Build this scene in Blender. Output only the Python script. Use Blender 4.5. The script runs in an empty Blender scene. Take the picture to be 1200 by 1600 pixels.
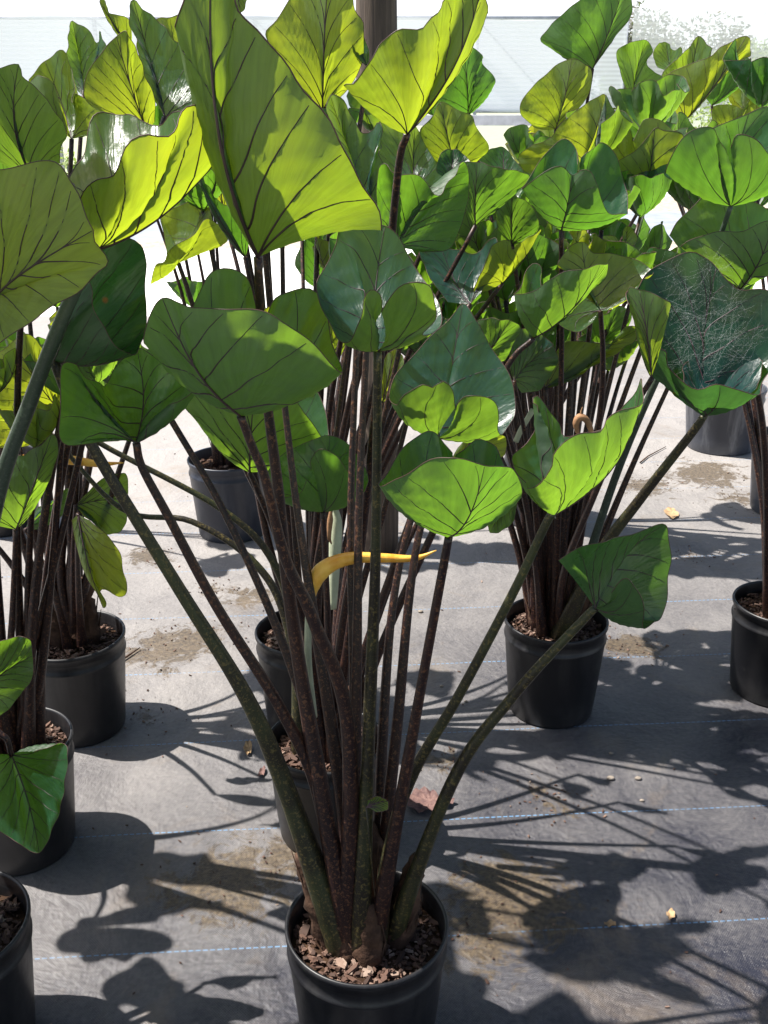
import bpy, math, random
import numpy as np
from mathutils import Vector, Matrix, noise
R = math.radians
random.seed(7)
S = bpy.context.scene
COL = S.collection

# ------------------------------------------------------------------ camera, light, exposure
CAMH, PITCH, F = 1.31, R(21.5), 1600.0
cd = bpy.data.cameras.new('camera'); cam = bpy.data.objects.new('camera', cd); COL.objects.link(cam)
cd.sensor_fit = 'VERTICAL'; cd.sensor_height = 36.0; cd.lens = 36.0
cd.clip_start = 0.05; cd.clip_end = 600
cam.location = (0, 0, CAMH); cam.rotation_euler = (R(90) - PITCH, 0, 0)
S.camera = cam
SUN_EL, SUN_DX, SUN_DY = R(59), 1.0, -0.17           # direction the shadows run on the ground
az = math.atan2(-SUN_DX, -SUN_DY)                    # azimuth of the sun, clockwise from +Y
w = bpy.data.worlds.new('World'); S.world = w; w.use_nodes = True
nt = w.node_tree; bg = nt.nodes['Background']
sky = nt.nodes.new('ShaderNodeTexSky'); sky.sky_type = 'NISHITA'; sky.sun_disc = False
sky.sun_elevation = SUN_EL; sky.sun_rotation = az; sky.dust_density = 2.2; sky.air_density = 1.0
# bright summer haze low over the horizon
tc = nt.nodes.new('ShaderNodeTexCoord'); sz = nt.nodes.new('ShaderNodeSeparateXYZ'); nt.links.new(tc.outputs['Generated'], sz.inputs[0])
mr = nt.nodes.new('ShaderNodeMapRange'); mr.interpolation_type = 'SMOOTHSTEP'; nt.links.new(sz.outputs[2], mr.inputs[0])
mr.inputs[1].default_value = .085; mr.inputs[2].default_value = .15; mr.inputs[3].default_value = 1; mr.inputs[4].default_value = 0
mx = nt.nodes.new('ShaderNodeMix'); mx.data_type = 'RGBA'; nt.links.new(mr.outputs[0], mx.inputs[0]); nt.links.new(sky.outputs[0], mx.inputs[6]); mx.inputs[7].default_value = (9.2, 9.6, 10.0, 1)
nt.links.new(mx.outputs[2], bg.inputs[0]); bg.inputs[1].default_value = 0.07
sd = bpy.data.lights.new('sun', 'SUN'); sd.energy = 5.0; sd.angle = R(0.55); sd.color = (1, .955, .89)
so = bpy.data.objects.new('sun', sd); COL.objects.link(so)
ld = Vector((SUN_DX, SUN_DY, 0)).normalized() * math.cos(SUN_EL) + Vector((0, 0, -math.sin(SUN_EL)))
so.rotation_euler = ld.to_track_quat('-Z', 'Y').to_euler()
S.view_settings.view_transform = 'Standard'; S.view_settings.look = 'None'
S.view_settings.exposure = 1.1; S.view_settings.gamma = 1.0
S.render.resolution_x = 768; S.render.resolution_y = 1024
S.cycles.max_bounces = 10; S.cycles.transparent_max_bounces = 16; S.cycles.transmission_bounces = 8

CP, SP = math.cos(PITCH), math.sin(PITCH)
def ray(px, py):
    a = (px - 600) / F; b = (py - 800) / F
    return Vector((a, CP - b * SP, -SP - b * CP))
def P(px, py, Y):
    d = ray(px, py); t = Y / d.y
    return Vector((d.x * t, Y, CAMH + d.z * t))
def G(px, py, z=0.0):
    d = ray(px, py); t = (z - CAMH) / d.z
    return Vector((d.x * t, d.y * t, z))

# ------------------------------------------------------------------ node helpers
def mat(name):
    m = bpy.data.materials.new(name); m.use_nodes = True
    n = m.node_tree; n.nodes.clear()
    out = n.nodes.new('ShaderNodeOutputMaterial')
    return m, n, out
def N(n, t, **k):
    x = n.nodes.new(t)
    for a, b in k.items():
        if a in x.inputs.keys(): x.inputs[a].default_value = b
        else: setattr(x, a, b)
    return x
def noise_n(n, scale, detail=4, rough=.55, vec=None, dist=0.0):
    x = n.nodes.new('ShaderNodeTexNoise')
    x.inputs['Scale'].default_value = scale; x.inputs['Detail'].default_value = detail
    x.inputs['Roughness'].default_value = rough; x.inputs['Distortion'].default_value = dist
    if vec is not None: n.links.new(vec, x.inputs['Vector'])
    return x
def ramp(n, src, stops, interp='LINEAR'):
    r = n.nodes.new('ShaderNodeValToRGB'); r.color_ramp.interpolation = interp
    e = r.color_ramp.elements
    while len(e) < len(stops): e.new(.5)
    for i, (p, c) in enumerate(stops):
        e[i].position = p; e[i].color = (*c, 1) if not isinstance(c, float) else (c, c, c, 1)
    n.links.new(src, r.inputs[0]); return r
def mixc(n, fac, a, b, mode='MIX'):
    m = n.nodes.new('ShaderNodeMix'); m.data_type = 'RGBA'; m.blend_type = mode
    for s, v in ((m.inputs[0], fac), (m.inputs[6], a), (m.inputs[7], b)):
        if isinstance(v, (int, float)): s.default_value = v
        elif isinstance(v, tuple): s.default_value = (*v, 1)
        else: n.links.new(v, s)
    return m.outputs[2]
def mth(n, op, a, b=0.0, clamp=False):
    m = n.nodes.new('ShaderNodeMath'); m.operation = op; m.use_clamp = clamp
    for s, v in ((m.inputs[0], a), (m.inputs[1], b)):
        if isinstance(v, (int, float)): s.default_value = v
        else: n.links.new(v, s)
    return m.outputs[0]
def objvec(n):
    return n.nodes.new('ShaderNodeTexCoord').outputs['Object']
def geo(n): return n.nodes.new('ShaderNodeNewGeometry')

# ------------------------------------------------------------------ materials
def leaf_material(name, hue):
    m, n, out = mat(name)
    g = geo(n); pos = g.outputs['Position']
    uv = n.nodes.new('ShaderNodeTexCoord').outputs['UV']
    oi = n.nodes.new('ShaderNodeObjectInfo')
    base, trans, under = hue
    n1 = noise_n(n, 14, 4, .6, pos); n2 = noise_n(n, 60, 3, .6, pos)
    # fine side veinlets run across the blade: stretched noise in blade coordinates
    mp = n.nodes.new('ShaderNodeMapping'); mp.inputs['Scale'].default_value = (70, 3.0, 1)
    n.links.new(uv, mp.inputs[0])
    n3 = noise_n(n, 1.0, 4, .55, mp.outputs[0], .3)
    f1 = ramp(n, n1.outputs[0], [(.3, .0), (.7, 1.0)]).outputs[0]
    f3 = ramp(n, n3.outputs[0], [(.35, .0), (.68, 1.0)]).outputs[0]
    up = mixc(n, f1, tuple(c * .75 for c in base), tuple(c * 1.25 for c in base))
    un = mixc(n, f1, tuple(c * .85 for c in under), tuple(c * 1.15 for c in under))
    un = mixc(n, mth(n, 'MULTIPLY', f3, .22), un, tuple(c * 1.35 for c in under))
    col = mixc(n, g.outputs['Backfacing'], up, un)
    # scattered yellow-brown spots
    v = n.nodes.new('ShaderNodeTexVoronoi'); v.inputs['Scale'].default_value = 17
    n.links.new(pos, v.inputs['Vector'])
    spot = ramp(n, v.outputs['Distance'], [(.035, 1.0), (.075, 0.0)]).outputs[0]
    rr = n.nodes.new('ShaderNodeSeparateColor'); n.links.new(v.outputs['Color'], rr.inputs[0])
    spot = mth(n, 'MULTIPLY', spot, mth(n, 'GREATER_THAN', rr.outputs[0], .86))
    col = mixc(n, spot, col, (.12, .06, .012))
    tr = mixc(n, f3, tuple(c * .78 for c in trans), tuple(c * 1.15 for c in trans))
    tr = mixc(n, mth(n, 'MULTIPLY', f1, .5), tr, (trans[0] * 1.45, trans[1] * 1.12, trans[2]))
    tr = mixc(n, spot, tr, (.3, .1, .01))
    hv = n.nodes.new('ShaderNodeHueSaturation'); n.links.new(tr, hv.inputs['Color'])
    mr = n.nodes.new('ShaderNodeMapRange'); n.links.new(oi.outputs['Random'], mr.inputs[0])
    mr.inputs[3].default_value = .485; mr.inputs[4].default_value = .515; n.links.new(mr.outputs[0], hv.inputs['Hue'])
    mr2 = n.nodes.new('ShaderNodeMapRange'); n.links.new(oi.outputs['Random'], mr2.inputs[0])
    mr2.inputs[3].default_value = 1.15; mr2.inputs[4].default_value = .8; n.links.new(mr2.outputs[0], hv.inputs['Value'])
    suv = n.nodes.new('ShaderNodeSeparateXYZ'); n.links.new(uv, suv.inputs[0])
    n4 = noise_n(n, 9, 5, .7, pos)
    edge = mth(n, 'SUBTRACT', mth(n, 'ADD', suv.outputs[1], mth(n, 'MULTIPLY', n4.outputs[0], .5)), 1.335)
    edge = mth(n, 'MULTIPLY', edge, 22.0, True)
    col = mixc(n, edge, col, (.17, .09, .03)); 
    p = N(n, 'ShaderNodeBsdfPrincipled')
    n.links.new(col, p.inputs['Base Color'])
    hv2 = mixc(n, edge, hv.outputs[0], (.45, .20, .02))
    rg = mixc(n, g.outputs['Backfacing'], (.22, .22, .22), (.42, .42, .42))
    n.links.new(mth(n, 'ADD', rg, mth(n, 'MULTIPLY', n1.outputs[0], .12)), p.inputs['Roughness'])
    p.inputs['Specular IOR Level'].default_value = .75
    bmp = N(n, 'ShaderNodeBump'); bmp.inputs['Strength'].default_value = .45; bmp.inputs['Distance'].default_value = .003
    n.links.new(mth(n, 'ADD', n3.outputs[0], mth(n, 'MULTIPLY', n2.outputs[0], .5)), bmp.inputs['Height'])
    n.links.new(bmp.outputs[0], p.inputs['Normal'])
    t = N(n, 'ShaderNodeBsdfTranslucent'); n.links.new(hv2, t.inputs[0])
    a = n.nodes.new('ShaderNodeMixShader'); a.inputs[0].default_value = .50
    n.links.new(p.outputs[0], a.inputs[1]); n.links.new(t.outputs[0], a.inputs[2])
    n.links.new(a.outputs[0], out.inputs[0]); return m
LEAF = {
 'g': leaf_material('leaf_green', ((.014, .062, .034), (.17, .385, .020), (.052, .095, .050))),
 'y': leaf_material('leaf_yellow_green', ((.020, .072, .028), (.37, .51, .018), (.058, .104, .038))),
 'd': leaf_material('leaf_shaded_green', ((.011, .048, .034), (.07, .19, .022), (.036, .074, .042))),  # dimmer leaf copy, shade put into its colour and translucency
 'b': leaf_material('leaf_blue_green', ((.012, .052, .052), (.22, .40, .020), (.038, .078, .044))),
}
def simple(name, col, rough=.6, var=.3, scale=20, spec=.4, bump=0, col2=None, bscale=60):
    m, n, out = mat(name); v = geo(n).outputs['Position']
    a = noise_n(n, scale, 5, .6, v)
    f = ramp(n, a.outputs[0], [(.32, 0.0), (.68, 1.0)]).outputs[0]
    c = mixc(n, f, tuple(x * (1 - var) for x in col), col2 or tuple(min(1, x * (1 + var)) for x in col))
    p = N(n, 'ShaderNodeBsdfPrincipled'); n.links.new(c, p.inputs['Base Color'])
    p.inputs['Roughness'].default_value = rough; p.inputs['Specular IOR Level'].default_value = spec
    if bump:
        b = N(n, 'ShaderNodeBump'); b.inputs['Strength'].default_value = bump; b.inputs['Distance'].default_value = .003
        nb = noise_n(n, bscale, 4, .6, v); n.links.new(nb.outputs[0], b.inputs['Height']); n.links.new(b.outputs[0], p.inputs['Normal'])
    n.links.new(p.outputs[0], out.inputs[0]); return m
M = {}
M['vein'] = simple('vein_purple', (.042, .022, .026), .5, .35, 40)
M['margin'] = simple('leaf_margin', (.075, .035, .03), .5, .3, 30)
def petiole_material(name, base, green, spk):
    m, n, out = mat(name); v = geo(n).outputs['Position']
    a = noise_n(n, 9, 4, .6, v); b = noise_n(n, 210, 3, .6, v); c = noise_n(n, 620, 2, .5, v)
    col = mixc(n, ramp(n, a.outputs[0], [(.42, 0.0), (.7, 1.0)]).outputs[0], base, green)
    s = ramp(n, b.outputs[0], [(.56, 0.0), (.62, 1.0)]).outputs[0]
    s2 = ramp(n, c.outputs[0], [(.62, 0.0), (.68, 1.0)]).outputs[0]
    col = mixc(n, mth(n, 'MULTIPLY', mth(n, 'MAXIMUM', s, s2), .75), col, spk)
    p = N(n, 'ShaderNodeBsdfPrincipled'); n.links.new(col, p.inputs['Base Color'])
    p.inputs['Roughness'].default_value = .42; p.inputs['Specular IOR Level'].default_value = .4
    bb = N(n, 'ShaderNodeBump'); bb.inputs['Strength'].default_value = .3; bb.inputs['Distance'].default_value = .002
    n.links.new(b.outputs[0], bb.inputs['Height']); n.links.new(bb.outputs[0], p.inputs['Normal'])
    n.links.new(p.outputs[0], out.inputs[0]); return m
M['pd'] = petiole_material('petiole_dark', (.012, .0055, .007), (.030, .013, .011), (.14, .062, .032))
M['pg'] = petiole_material('petiole_green', (.016, .013, .009), (.042, .052, .020), (.13, .10, .035))
M['pp'] = petiole_material('petiole_grey_green', (.035, .050, .038), (.065, .090, .060), (.07, .09, .07))
M['corm'] = simple('stem_base_bark', (.045, .024, .017), .8, .5, 35, .2, .9, (.10, .055, .035), 90)
M['spathe'] = simple('spathe_yellow', (.86, .34, .020), .4, .2, 35, .5, .5, (.92, .55, .10), 90)
M['spathe_p'] = simple('spathe_pale', (.42, .45, .32), .45, .2, 25, .4, .2)
M['dry'] = simple('dried_spathe', (.30, .16, .085), .7, .3, 60, .3, .5)
def pot_material(name, col, dust, dcol):
    m, n, out = mat(name); v = objvec(n)
    mp = n.nodes.new('ShaderNodeMapping'); mp.inputs['Scale'].default_value = (14, 14, 2.4); n.links.new(v, mp.inputs[0])
    a = noise_n(n, 1, 5, .65, mp.outputs[0], .4); b = noise_n(n, 55, 5, .7, v)
    z = n.nodes.new('ShaderNodeSeparateXYZ'); n.links.new(v, z.inputs[0])
    low = ramp(n, z.outputs[2], [(.0, 1.0), (.07, .0)]).outputs[0]
    d = mth(n, 'MULTIPLY', ramp(n, a.outputs[0], [(.48, 0.0), (.75, 1.0)]).outputs[0], dust)
    d = mth(n, 'ADD', d, mth(n, 'MULTIPLY', mth(n, 'MULTIPLY', low, b.outputs[0]), .35), True)
    d = mth(n, 'ADD', d, mth(n, 'MULTIPLY', ramp(n, b.outputs[0], [(.6, 0.0), (.75, 1.0)]).outputs[0], .12), True)
    c = mixc(n, d, col, dcol)
    p = N(n, 'ShaderNodeBsdfPrincipled'); n.links.new(c, p.inputs['Base Color'])
    n.links.new(mth(n, 'ADD', mth(n, 'MULTIPLY', b.outputs[0], .25), .30), p.inputs['Roughness'])
    p.inputs['Specular IOR Level'].default_value = .45
    n.links.new(p.outputs[0], out.inputs[0]); return m
M['pot'] = pot_material('pot_black', (.007, .007, .009), .30, (.09, .085, .08))
M['pot_grey'] = pot_material('pot_weathered', (.035, .040, .055), .8, (.22, .23, .25))
M['pot_blue'] = pot_material('pot_faded', (.018, .022, .035), .35, (.10, .11, .13))
M['soil'] = simple('potting_soil', (.030, .017, .011), .95, .5, 45, .1, 1.0, (.07, .04, .025), 120)
def chip_material():
    m, n, out = mat('bark_chip'); oi = geo(n)
    c = ramp(n, oi.outputs['Random Per Island'], [(0, (.035, .016, .011)), (.4, (.09, .045, .031)), (.8, (.19, .105, .075)), (1, (.38, .28, .22))]).outputs[0]
    a = noise_n(n, 160, 4, .6, oi.outputs['Position'])
    c = mixc(n, mth(n, 'MULTIPLY', a.outputs[0], .6), c, (.05, .03, .02))
    p = N(n, 'ShaderNodeBsdfPrincipled'); n.links.new(c, p.inputs['Base Color']); p.inputs['Roughness'].default_value = .85
    n.links.new(p.outputs[0], out.inputs[0]); return m
M['chip'] = chip_material()
def wood_material():
    m, n, out = mat('post_wood'); v = objvec(n)
    mp = n.nodes.new('ShaderNodeMapping'); mp.inputs['Scale'].default_value = (60, 60, 3.2); n.links.new(v, mp.inputs[0])
    a = noise_n(n, 1, 6, .7, mp.outputs[0], .6); b = noise_n(n, 6, 4, .6, v)
    c = ramp(n, a.outputs[0], [(.3, (.022, .015, .012)), (.5, (.085, .056, .038)), (.72, (.17, .12, .085))]).outputs[0]
    c = mixc(n, mth(n, 'MULTIPLY', b.outputs[0], .4), c, (.10, .085, .075))
    p = N(n, 'ShaderNodeBsdfPrincipled'); n.links.new(c, p.inputs['Base Color']); p.inputs['Roughness'].default_value = .8
    bb = N(n, 'ShaderNodeBump'); bb.inputs['Strength'].default_value = .8; bb.inputs['Distance'].default_value = .006
    n.links.new(a.outputs[0], bb.inputs['Height']); n.links.new(bb.outputs[0], p.inputs['Normal'])
    n.links.new(p.outputs[0], out.inputs[0]); return m
M['wood'] = wood_material()
CLOTH_ROT = R(4.2)
def cloth_ground_material():
    m, n, out = mat('weed_cloth'); v0 = objvec(n)
    rot = n.nodes.new('ShaderNodeMapping'); rot.inputs['Rotation'].default_value = (0, 0, -CLOTH_ROT); n.links.new(v0, rot.inputs[0])
    v = rot.outputs[0]
    sx = n.nodes.new('ShaderNodeSeparateXYZ'); n.links.new(v, sx.inputs[0]); X, Y = sx.outputs[0], sx.outputs[1]
    s0 = n.nodes.new('ShaderNodeSeparateXYZ'); n.links.new(v0, s0.inputs[0])
    # weave: tapes about 2.4 mm wide
    wx = mth(n, 'SINE', mth(n, 'MULTIPLY', X, 2 * math.pi / .0042)); wy = mth(n, 'SINE', mth(n, 'MULTIPLY', Y, 2 * math.pi / .0050))
    wv = mth(n, 'ADD', mth(n, 'MULTIPLY', mth(n, 'MULTIPLY', wx, wy), .5), .5)
    big = noise_n(n, .9, 5, .62, v, .4); mid = noise_n(n, 4.5, 6, .66, v, .3); fine = noise_n(n, 90, 5, .75, v); gr = noise_n(n, 420, 3, .7, v)
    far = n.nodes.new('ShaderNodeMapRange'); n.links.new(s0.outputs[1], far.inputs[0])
    far.inputs[1].default_value = .8; far.inputs[2].default_value = 3.9; far.inputs[3].default_value = .04; far.inputs[4].default_value = .92  # cloth pales with distance: more dust, plus grazing sheen put into the colour
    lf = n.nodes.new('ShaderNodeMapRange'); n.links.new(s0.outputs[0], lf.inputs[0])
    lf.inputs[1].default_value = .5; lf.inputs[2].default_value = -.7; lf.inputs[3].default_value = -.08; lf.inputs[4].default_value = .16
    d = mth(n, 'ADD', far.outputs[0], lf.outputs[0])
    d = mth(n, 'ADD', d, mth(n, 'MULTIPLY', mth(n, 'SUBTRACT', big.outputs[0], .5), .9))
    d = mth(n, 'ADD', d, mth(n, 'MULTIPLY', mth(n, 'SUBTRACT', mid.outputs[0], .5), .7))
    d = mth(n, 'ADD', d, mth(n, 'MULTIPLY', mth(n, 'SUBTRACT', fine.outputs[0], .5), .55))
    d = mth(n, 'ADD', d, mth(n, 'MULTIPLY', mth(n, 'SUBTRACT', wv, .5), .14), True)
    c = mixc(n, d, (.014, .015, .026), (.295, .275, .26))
    c = mixc(n, mth(n, 'MULTIPLY', ramp(n, gr.outputs[0], [(.62, 0.0), (.72, 1.0)]).outputs[0], .35), c, (.30, .27, .23))
    # mud and bark stains with shapes of their own
    stain = None
    for (px, py, r, k) in STAINS:
        q = G(px, py)
        dd = n.nodes.new('ShaderNodeVectorMath'); dd.operation = 'DISTANCE'
        sc = n.nodes.new('ShaderNodeVectorMath'); sc.operation = 'MULTIPLY'; n.links.new(v0, sc.inputs[0]); sc.inputs[1].default_value = (1, 1.0, 0)
        n.links.new(sc.outputs[0], dd.inputs[0]); dd.inputs[1].default_value = (q.x, q.y, 0)
        f = mth(n, 'SUBTRACT', 1.0, mth(n, 'DIVIDE', dd.outputs['Value'], r), True)
        f = mth(n, 'MULTIPLY', f, k)
        stain = f if stain is None else mth(n, 'MAXIMUM', stain, f)
    sm = noise_n(n, 15, 8, .78, v, 1.2)
    sf = mth(n, 'ADD', mth(n, 'MULTIPLY', stain, 1.0), mth(n, 'MULTIPLY', mth(n, 'SUBTRACT', sm.outputs[0], .5), 2.2))
    sf = ramp(n, sf, [(.40, 0.0), (.58, 1.0)]).outputs[0]
    sf = mth(n, 'MULTIPLY', sf, ramp(n, stain, [(.0, 0.0), (.12, 1.0)]).outputs[0])
    sc2 = mixc(n, ramp(n, fine.outputs[0], [(.35, 0.0), (.65, 1.0)]).outputs[0], (.020, .012, .007), (.125, .088, .045))
    c = mixc(n, mth(n, 'MULTIPLY', sf, .85), c, sc2)
    # scattered mud film
    mf = noise_n(n, 2.6, 7, .72, v, .9); mff = ramp(n, mf.outputs[0], [(.56, 0.0), (.68, 1.0)]).outputs[0]
    c = mixc(n, mth(n, 'MULTIPLY', mff, .35), c, (.20, .15, .10))
    # blue marker threads every 0.305 m
    wob = noise_n(n, 1.4, 2, .5, v)
    yy = mth(n, 'ADD', Y, mth(n, 'MULTIPLY', mth(n, 'SUBTRACT', wob.outputs[0], .5), .02))
    ph = mth(n, 'ABSOLUTE', mth(n, 'SUBTRACT', mth(n, 'FRACT', mth(n, 'ADD', mth(n, 'DIVIDE', mth(n, 'SUBTRACT', yy, SEAM0), .3048), 100.5)), .5))
    ln = mth(n, 'LESS_THAN', ph, .0048)
    dash = mth(n, 'GREATER_THAN', mth(n, 'SINE', mth(n, 'MULTIPLY', X, 2 * math.pi / .012)), -.55)
    ln = mth(n, 'MULTIPLY', mth(n, 'MULTIPLY', ln, dash), mth(n, 'SUBTRACT', 1.0, mth(n, 'MULTIPLY', sf, .8)))
    ln = mth(n, 'MULTIPLY', ln, ramp(n, mid.outputs[0], [(.38, 1.0), (.72, .25)]).outputs[0])
    c = mixc(n, mth(n, 'MULTIPLY', ln, .8), c, (.13, .28, .48))
    p = N(n, 'ShaderNodeBsdfPrincipled'); n.links.new(c, p.inputs['Base Color'])
    n.links.new(mth(n, 'ADD', mth(n, 'MULTIPLY', d, .3), .45), p.inputs['Roughness']); p.inputs['Specular IOR Level'].default_value = .5
    bb = N(n, 'ShaderNodeBump'); bb.inputs['Strength'].default_value = .55; bb.inputs['Distance'].default_value = .0016
    n.links.new(mth(n, 'ADD', mth(n, 'MULTIPLY', wv, .5), mth(n, 'MULTIPLY', fine.outputs[0], 1.5)), bb.inputs['Height'])
    b2 = N(n, 'ShaderNodeBump'); b2.inputs['Strength'].default_value = .6; b2.inputs['Distance'].default_value = .035
    n.links.new(mid.outputs[0], b2.inputs['Height']); n.links.new(bb.outputs[0], b2.inputs['Normal']); n.links.new(b2.outputs[0], p.inputs['Normal'])
    n.links.new(p.outputs[0], out.inputs[0]); return m
STAINS = [(800,1405,.20,1.0),(760,1470,.16,.8),(350,1380,.20,.9),(430,1345,.12,.9),(255,1015,.20,.9),(300,1000,.18,.9),
          (235,870,.14,.9),(385,930,.16,.8),(230,1120,.10,.5),(1000,1010,.12,.9),(960,1010,.10,.7),(870,1260,.12,.6),
          (1100,740,.30,.9),(1010,760,.2,.8),(1160,780,.2,.7),(850,1240,.1,.5),(140,1100,.1,.6),(330,920,.10,.6),(1080,870,.1,.5),(690,1190,.10,.6)]
_s = G(600, 1148); SEAM0 = _s.y * math.cos(-CLOTH_ROT) + _s.x * math.sin(-CLOTH_ROT)
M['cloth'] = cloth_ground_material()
M['gravel'] = simple('white_gravel', (.78, .76, .72), .9, .18, 8, .2, .5, (.9, .89, .86), 50)
M['path2'] = simple('brown_gravel', (.42, .36, .28), .95, .4, 14, .2, .5)
M['cloth2'] = simple('far_cloth', (.30, .33, .38), .5, .2, 3, .5)
M['dirt'] = simple('far_ground', (.50, .50, .42), .95, .3, 2, .2, 0, (.36, .42, .22))
def shade_material(name, alpha, col):
    m, n, out = mat(name); v = objvec(n)
    sx = n.nodes.new('ShaderNodeSeparateXYZ'); n.links.new(v, sx.inputs[0])
    f = mth(n, 'ADD', mth(n, 'MULTIPLY', mth(n, 'SINE', mth(n, 'MULTIPLY', sx.outputs[2], 2 * math.pi / .075)), .5), .5)
    a = noise_n(n, 1.2, 4, .6, v, .5)
    c = mixc(n, f, tuple(x * .93 for x in col), col); c = mixc(n, mth(n, 'MULTIPLY', a.outputs[0], .35), c, (.75, .82, .90))
    d = N(n, 'ShaderNodeBsdfDiffuse'); n.links.new(c, d.inputs[0])
    t = N(n, 'ShaderNodeBsdfTranslucent'); n.links.new(c, t.inputs[0])
    tp = N(n, 'ShaderNodeBsdfTransparent')
    mx = n.nodes.new('ShaderNodeMixShader'); mx.inputs[0].default_value = .5; n.links.new(d.outputs[0], mx.inputs[1]); n.links.new(t.outputs[0], mx.inputs[2])
    m2 = n.nodes.new('ShaderNodeMixShader'); n.links.new(mth(n, 'MULTIPLY', mth(n, 'ADD', mth(n, 'MULTIPLY', f, .15), .9), alpha, True), m2.inputs[0])
    n.links.new(tp.outputs[0], m2.inputs[1]); n.links.new(mx.outputs[0], m2.inputs[2])
    n.links.new(m2.outputs[0], out.inputs[0]); return m
M['shade'] = shade_material('shade_cloth', .88, (.80, .82, .86))
M['sheer'] = shade_material('sheer_mesh', .62, (.85, .86, .86))
M['steel'] = simple('grey_steel', (.42, .44, .48), .5, .2, 5, .5)
M['conc'] = simple('pale_boards', (.55, .55, .55), .8, .2, 6, .3)
def foliage_material(name, c1, c2, tr):
    m, n, out = mat(name); g = geo(n)
    c = mixc(n, g.outputs['Random Per Island'], c1, c2)
    p = N(n, 'ShaderNodeBsdfPrincipled'); n.links.new(c, p.inputs['Base Color']); p.inputs['Roughness'].default_value = .6
    t = N(n, 'ShaderNodeBsdfTranslucent', Color=(*tr, 1))
    a = n.nodes.new('ShaderNodeMixShader'); a.inputs[0].default_value = .4
    n.links.new(p.outputs[0], a.inputs[1]); n.links.new(t.outputs[0], a.inputs[2]); n.links.new(a.outputs[0], out.inputs[0]); return m
M['fol'] = foliage_material('foliage_mid', (.05, .08, .03), (.12, .16, .06), (.2, .35, .05))
M['fol2'] = foliage_material('foliage_light', (.10, .15, .04), (.22, .28, .08), (.35, .5, .08))
M['fol3'] = foliage_material('foliage_greyish', (.09, .09, .08), (.16, .15, .12), (.16, .2, .08))
M['trunk'] = simple('trunk_bark', (.08, .06, .05), .9, .4, 8, .2, .5)
M['web'] = simple('web_silk', (.85, .87, .85), .6, .05, 20, .2)
_n = M['web'].node_tree; _o = [x for x in _n.nodes if x.type == 'OUTPUT_MATERIAL'][0]; _p = [x for x in _n.nodes if x.type == 'BSDF_PRINCIPLED'][0]
_t = _n.nodes.new('ShaderNodeBsdfTransparent'); _m = _n.nodes.new('ShaderNodeMixShader'); _m.inputs[0].default_value = .28
_n.links.new(_t.outputs[0], _m.inputs[1]); _n.links.new(_p.outputs[0], _m.inputs[2]); _n.links.new(_m.outputs[0], _o.inputs[0])
M['fallen'] = simple('fallen_leaf', (.13, .065, .07), .7, .5, 60, .3, .6, (.22, .13, .11), 150)
M['fallen_tan'] = simple('fallen_tan', (.36, .24, .13), .7, .4, 60, .3, .5)
M['stone'] = simple('pebble', (.26, .22, .18), .8, .3, 60, .3, .3)

# ------------------------------------------------------------------ mesh helpers
class MB:
    def __init__(s): s.v = []; s.f = []; s.m = []; s.uv = []
    def add(s, vs, fs, mi=0, uvs=None):
        o = len(s.v); s.v.extend([tuple(x) for x in vs]); s.f.extend([tuple(i + o for i in f) for f in fs]); s.m.extend([mi] * len(fs))
        s.uv.extend(uvs if uvs is not None else [(0, 0)] * len(vs))
    def tube(s, pts, rads, sides=8, mi=0, cap=True):
        pts = [Vector(p) for p in pts]; vs = []; ref = None
        for i, p in enumerate(pts):
            d = (pts[min(i + 1, len(pts) - 1)] - pts[max(i - 1, 0)]).normalized()
            if ref is None: ref = d.orthogonal().normalized()
            ref = (ref - d * ref.dot(d)).normalized(); b = d.cross(ref)
            for k in range(sides):
                a = 2 * math.pi * k / sides
                vs.append(p + (ref * math.cos(a) + b * math.sin(a)) * rads[i])
        fs = []
        for i in range(len(pts) - 1):
            for k in range(sides):
                a = i * sides + k; b2 = i * sides + (k + 1) % sides
                fs.append((a, b2, b2 + sides, a + sides))
        if cap: fs.append(tuple(range(sides))[::-1]); fs.append(tuple((len(pts) - 1) * sides + k for k in range(sides)))
        s.add(vs, fs, mi)
    def lathe(s, prof, sides=64, mi=0, c=(0, 0)):
        vs = []; fs = []
        for (r, z) in prof:
            for k in range(sides):
                a = 2 * math.pi * k / sides; vs.append((c[0] + r * math.cos(a), c[1] + r * math.sin(a), z))
        for i in range(len(prof) - 1):
            for k in range(sides):
                a = i * sides + k; b = i * sides + (k + 1) % sides; fs.append((a, b, b + sides, a + sides))
        s.add(vs, fs, mi)
    def box(s, x0, x1, y0, y1, z0, z1, mi=0):
        vs = [(x, y, z) for z in (z0, z1) for y in (y0, y1) for x in (x0, x1)]
        s.add(vs, [(0, 2, 3, 1), (4, 5, 7, 6), (0, 1, 5, 4), (2, 6, 7, 3), (0, 4, 6, 2), (1, 3, 7, 5)], mi)
    def build(s, name, mats, parent=None, smooth=True, loc=None):
        me = bpy.data.meshes.new(name); me.from_pydata(s.v, [], s.f)
        for m in (mats if isinstance(mats, (list, tuple)) else [mats]): me.materials.append(m)
        me.polygons.foreach_set('material_index', s.m)
        if smooth: me.polygons.foreach_set('use_smooth', [True] * len(s.f))
        uvl = me.uv_layers.new(name='UVMap'); li = np.empty(len(me.loops), dtype=np.int32); me.loops.foreach_get('vertex_index', li)
        uvl.data.foreach_set('uv', np.array(s.uv, dtype=np.float32)[li].ravel())
        o = bpy.data.objects.new(name, me); COL.objects.link(o)
        if parent is not None:
            o.parent = parent; o.matrix_parent_inverse = Matrix.Translation(-parent.location)
        return o
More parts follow.
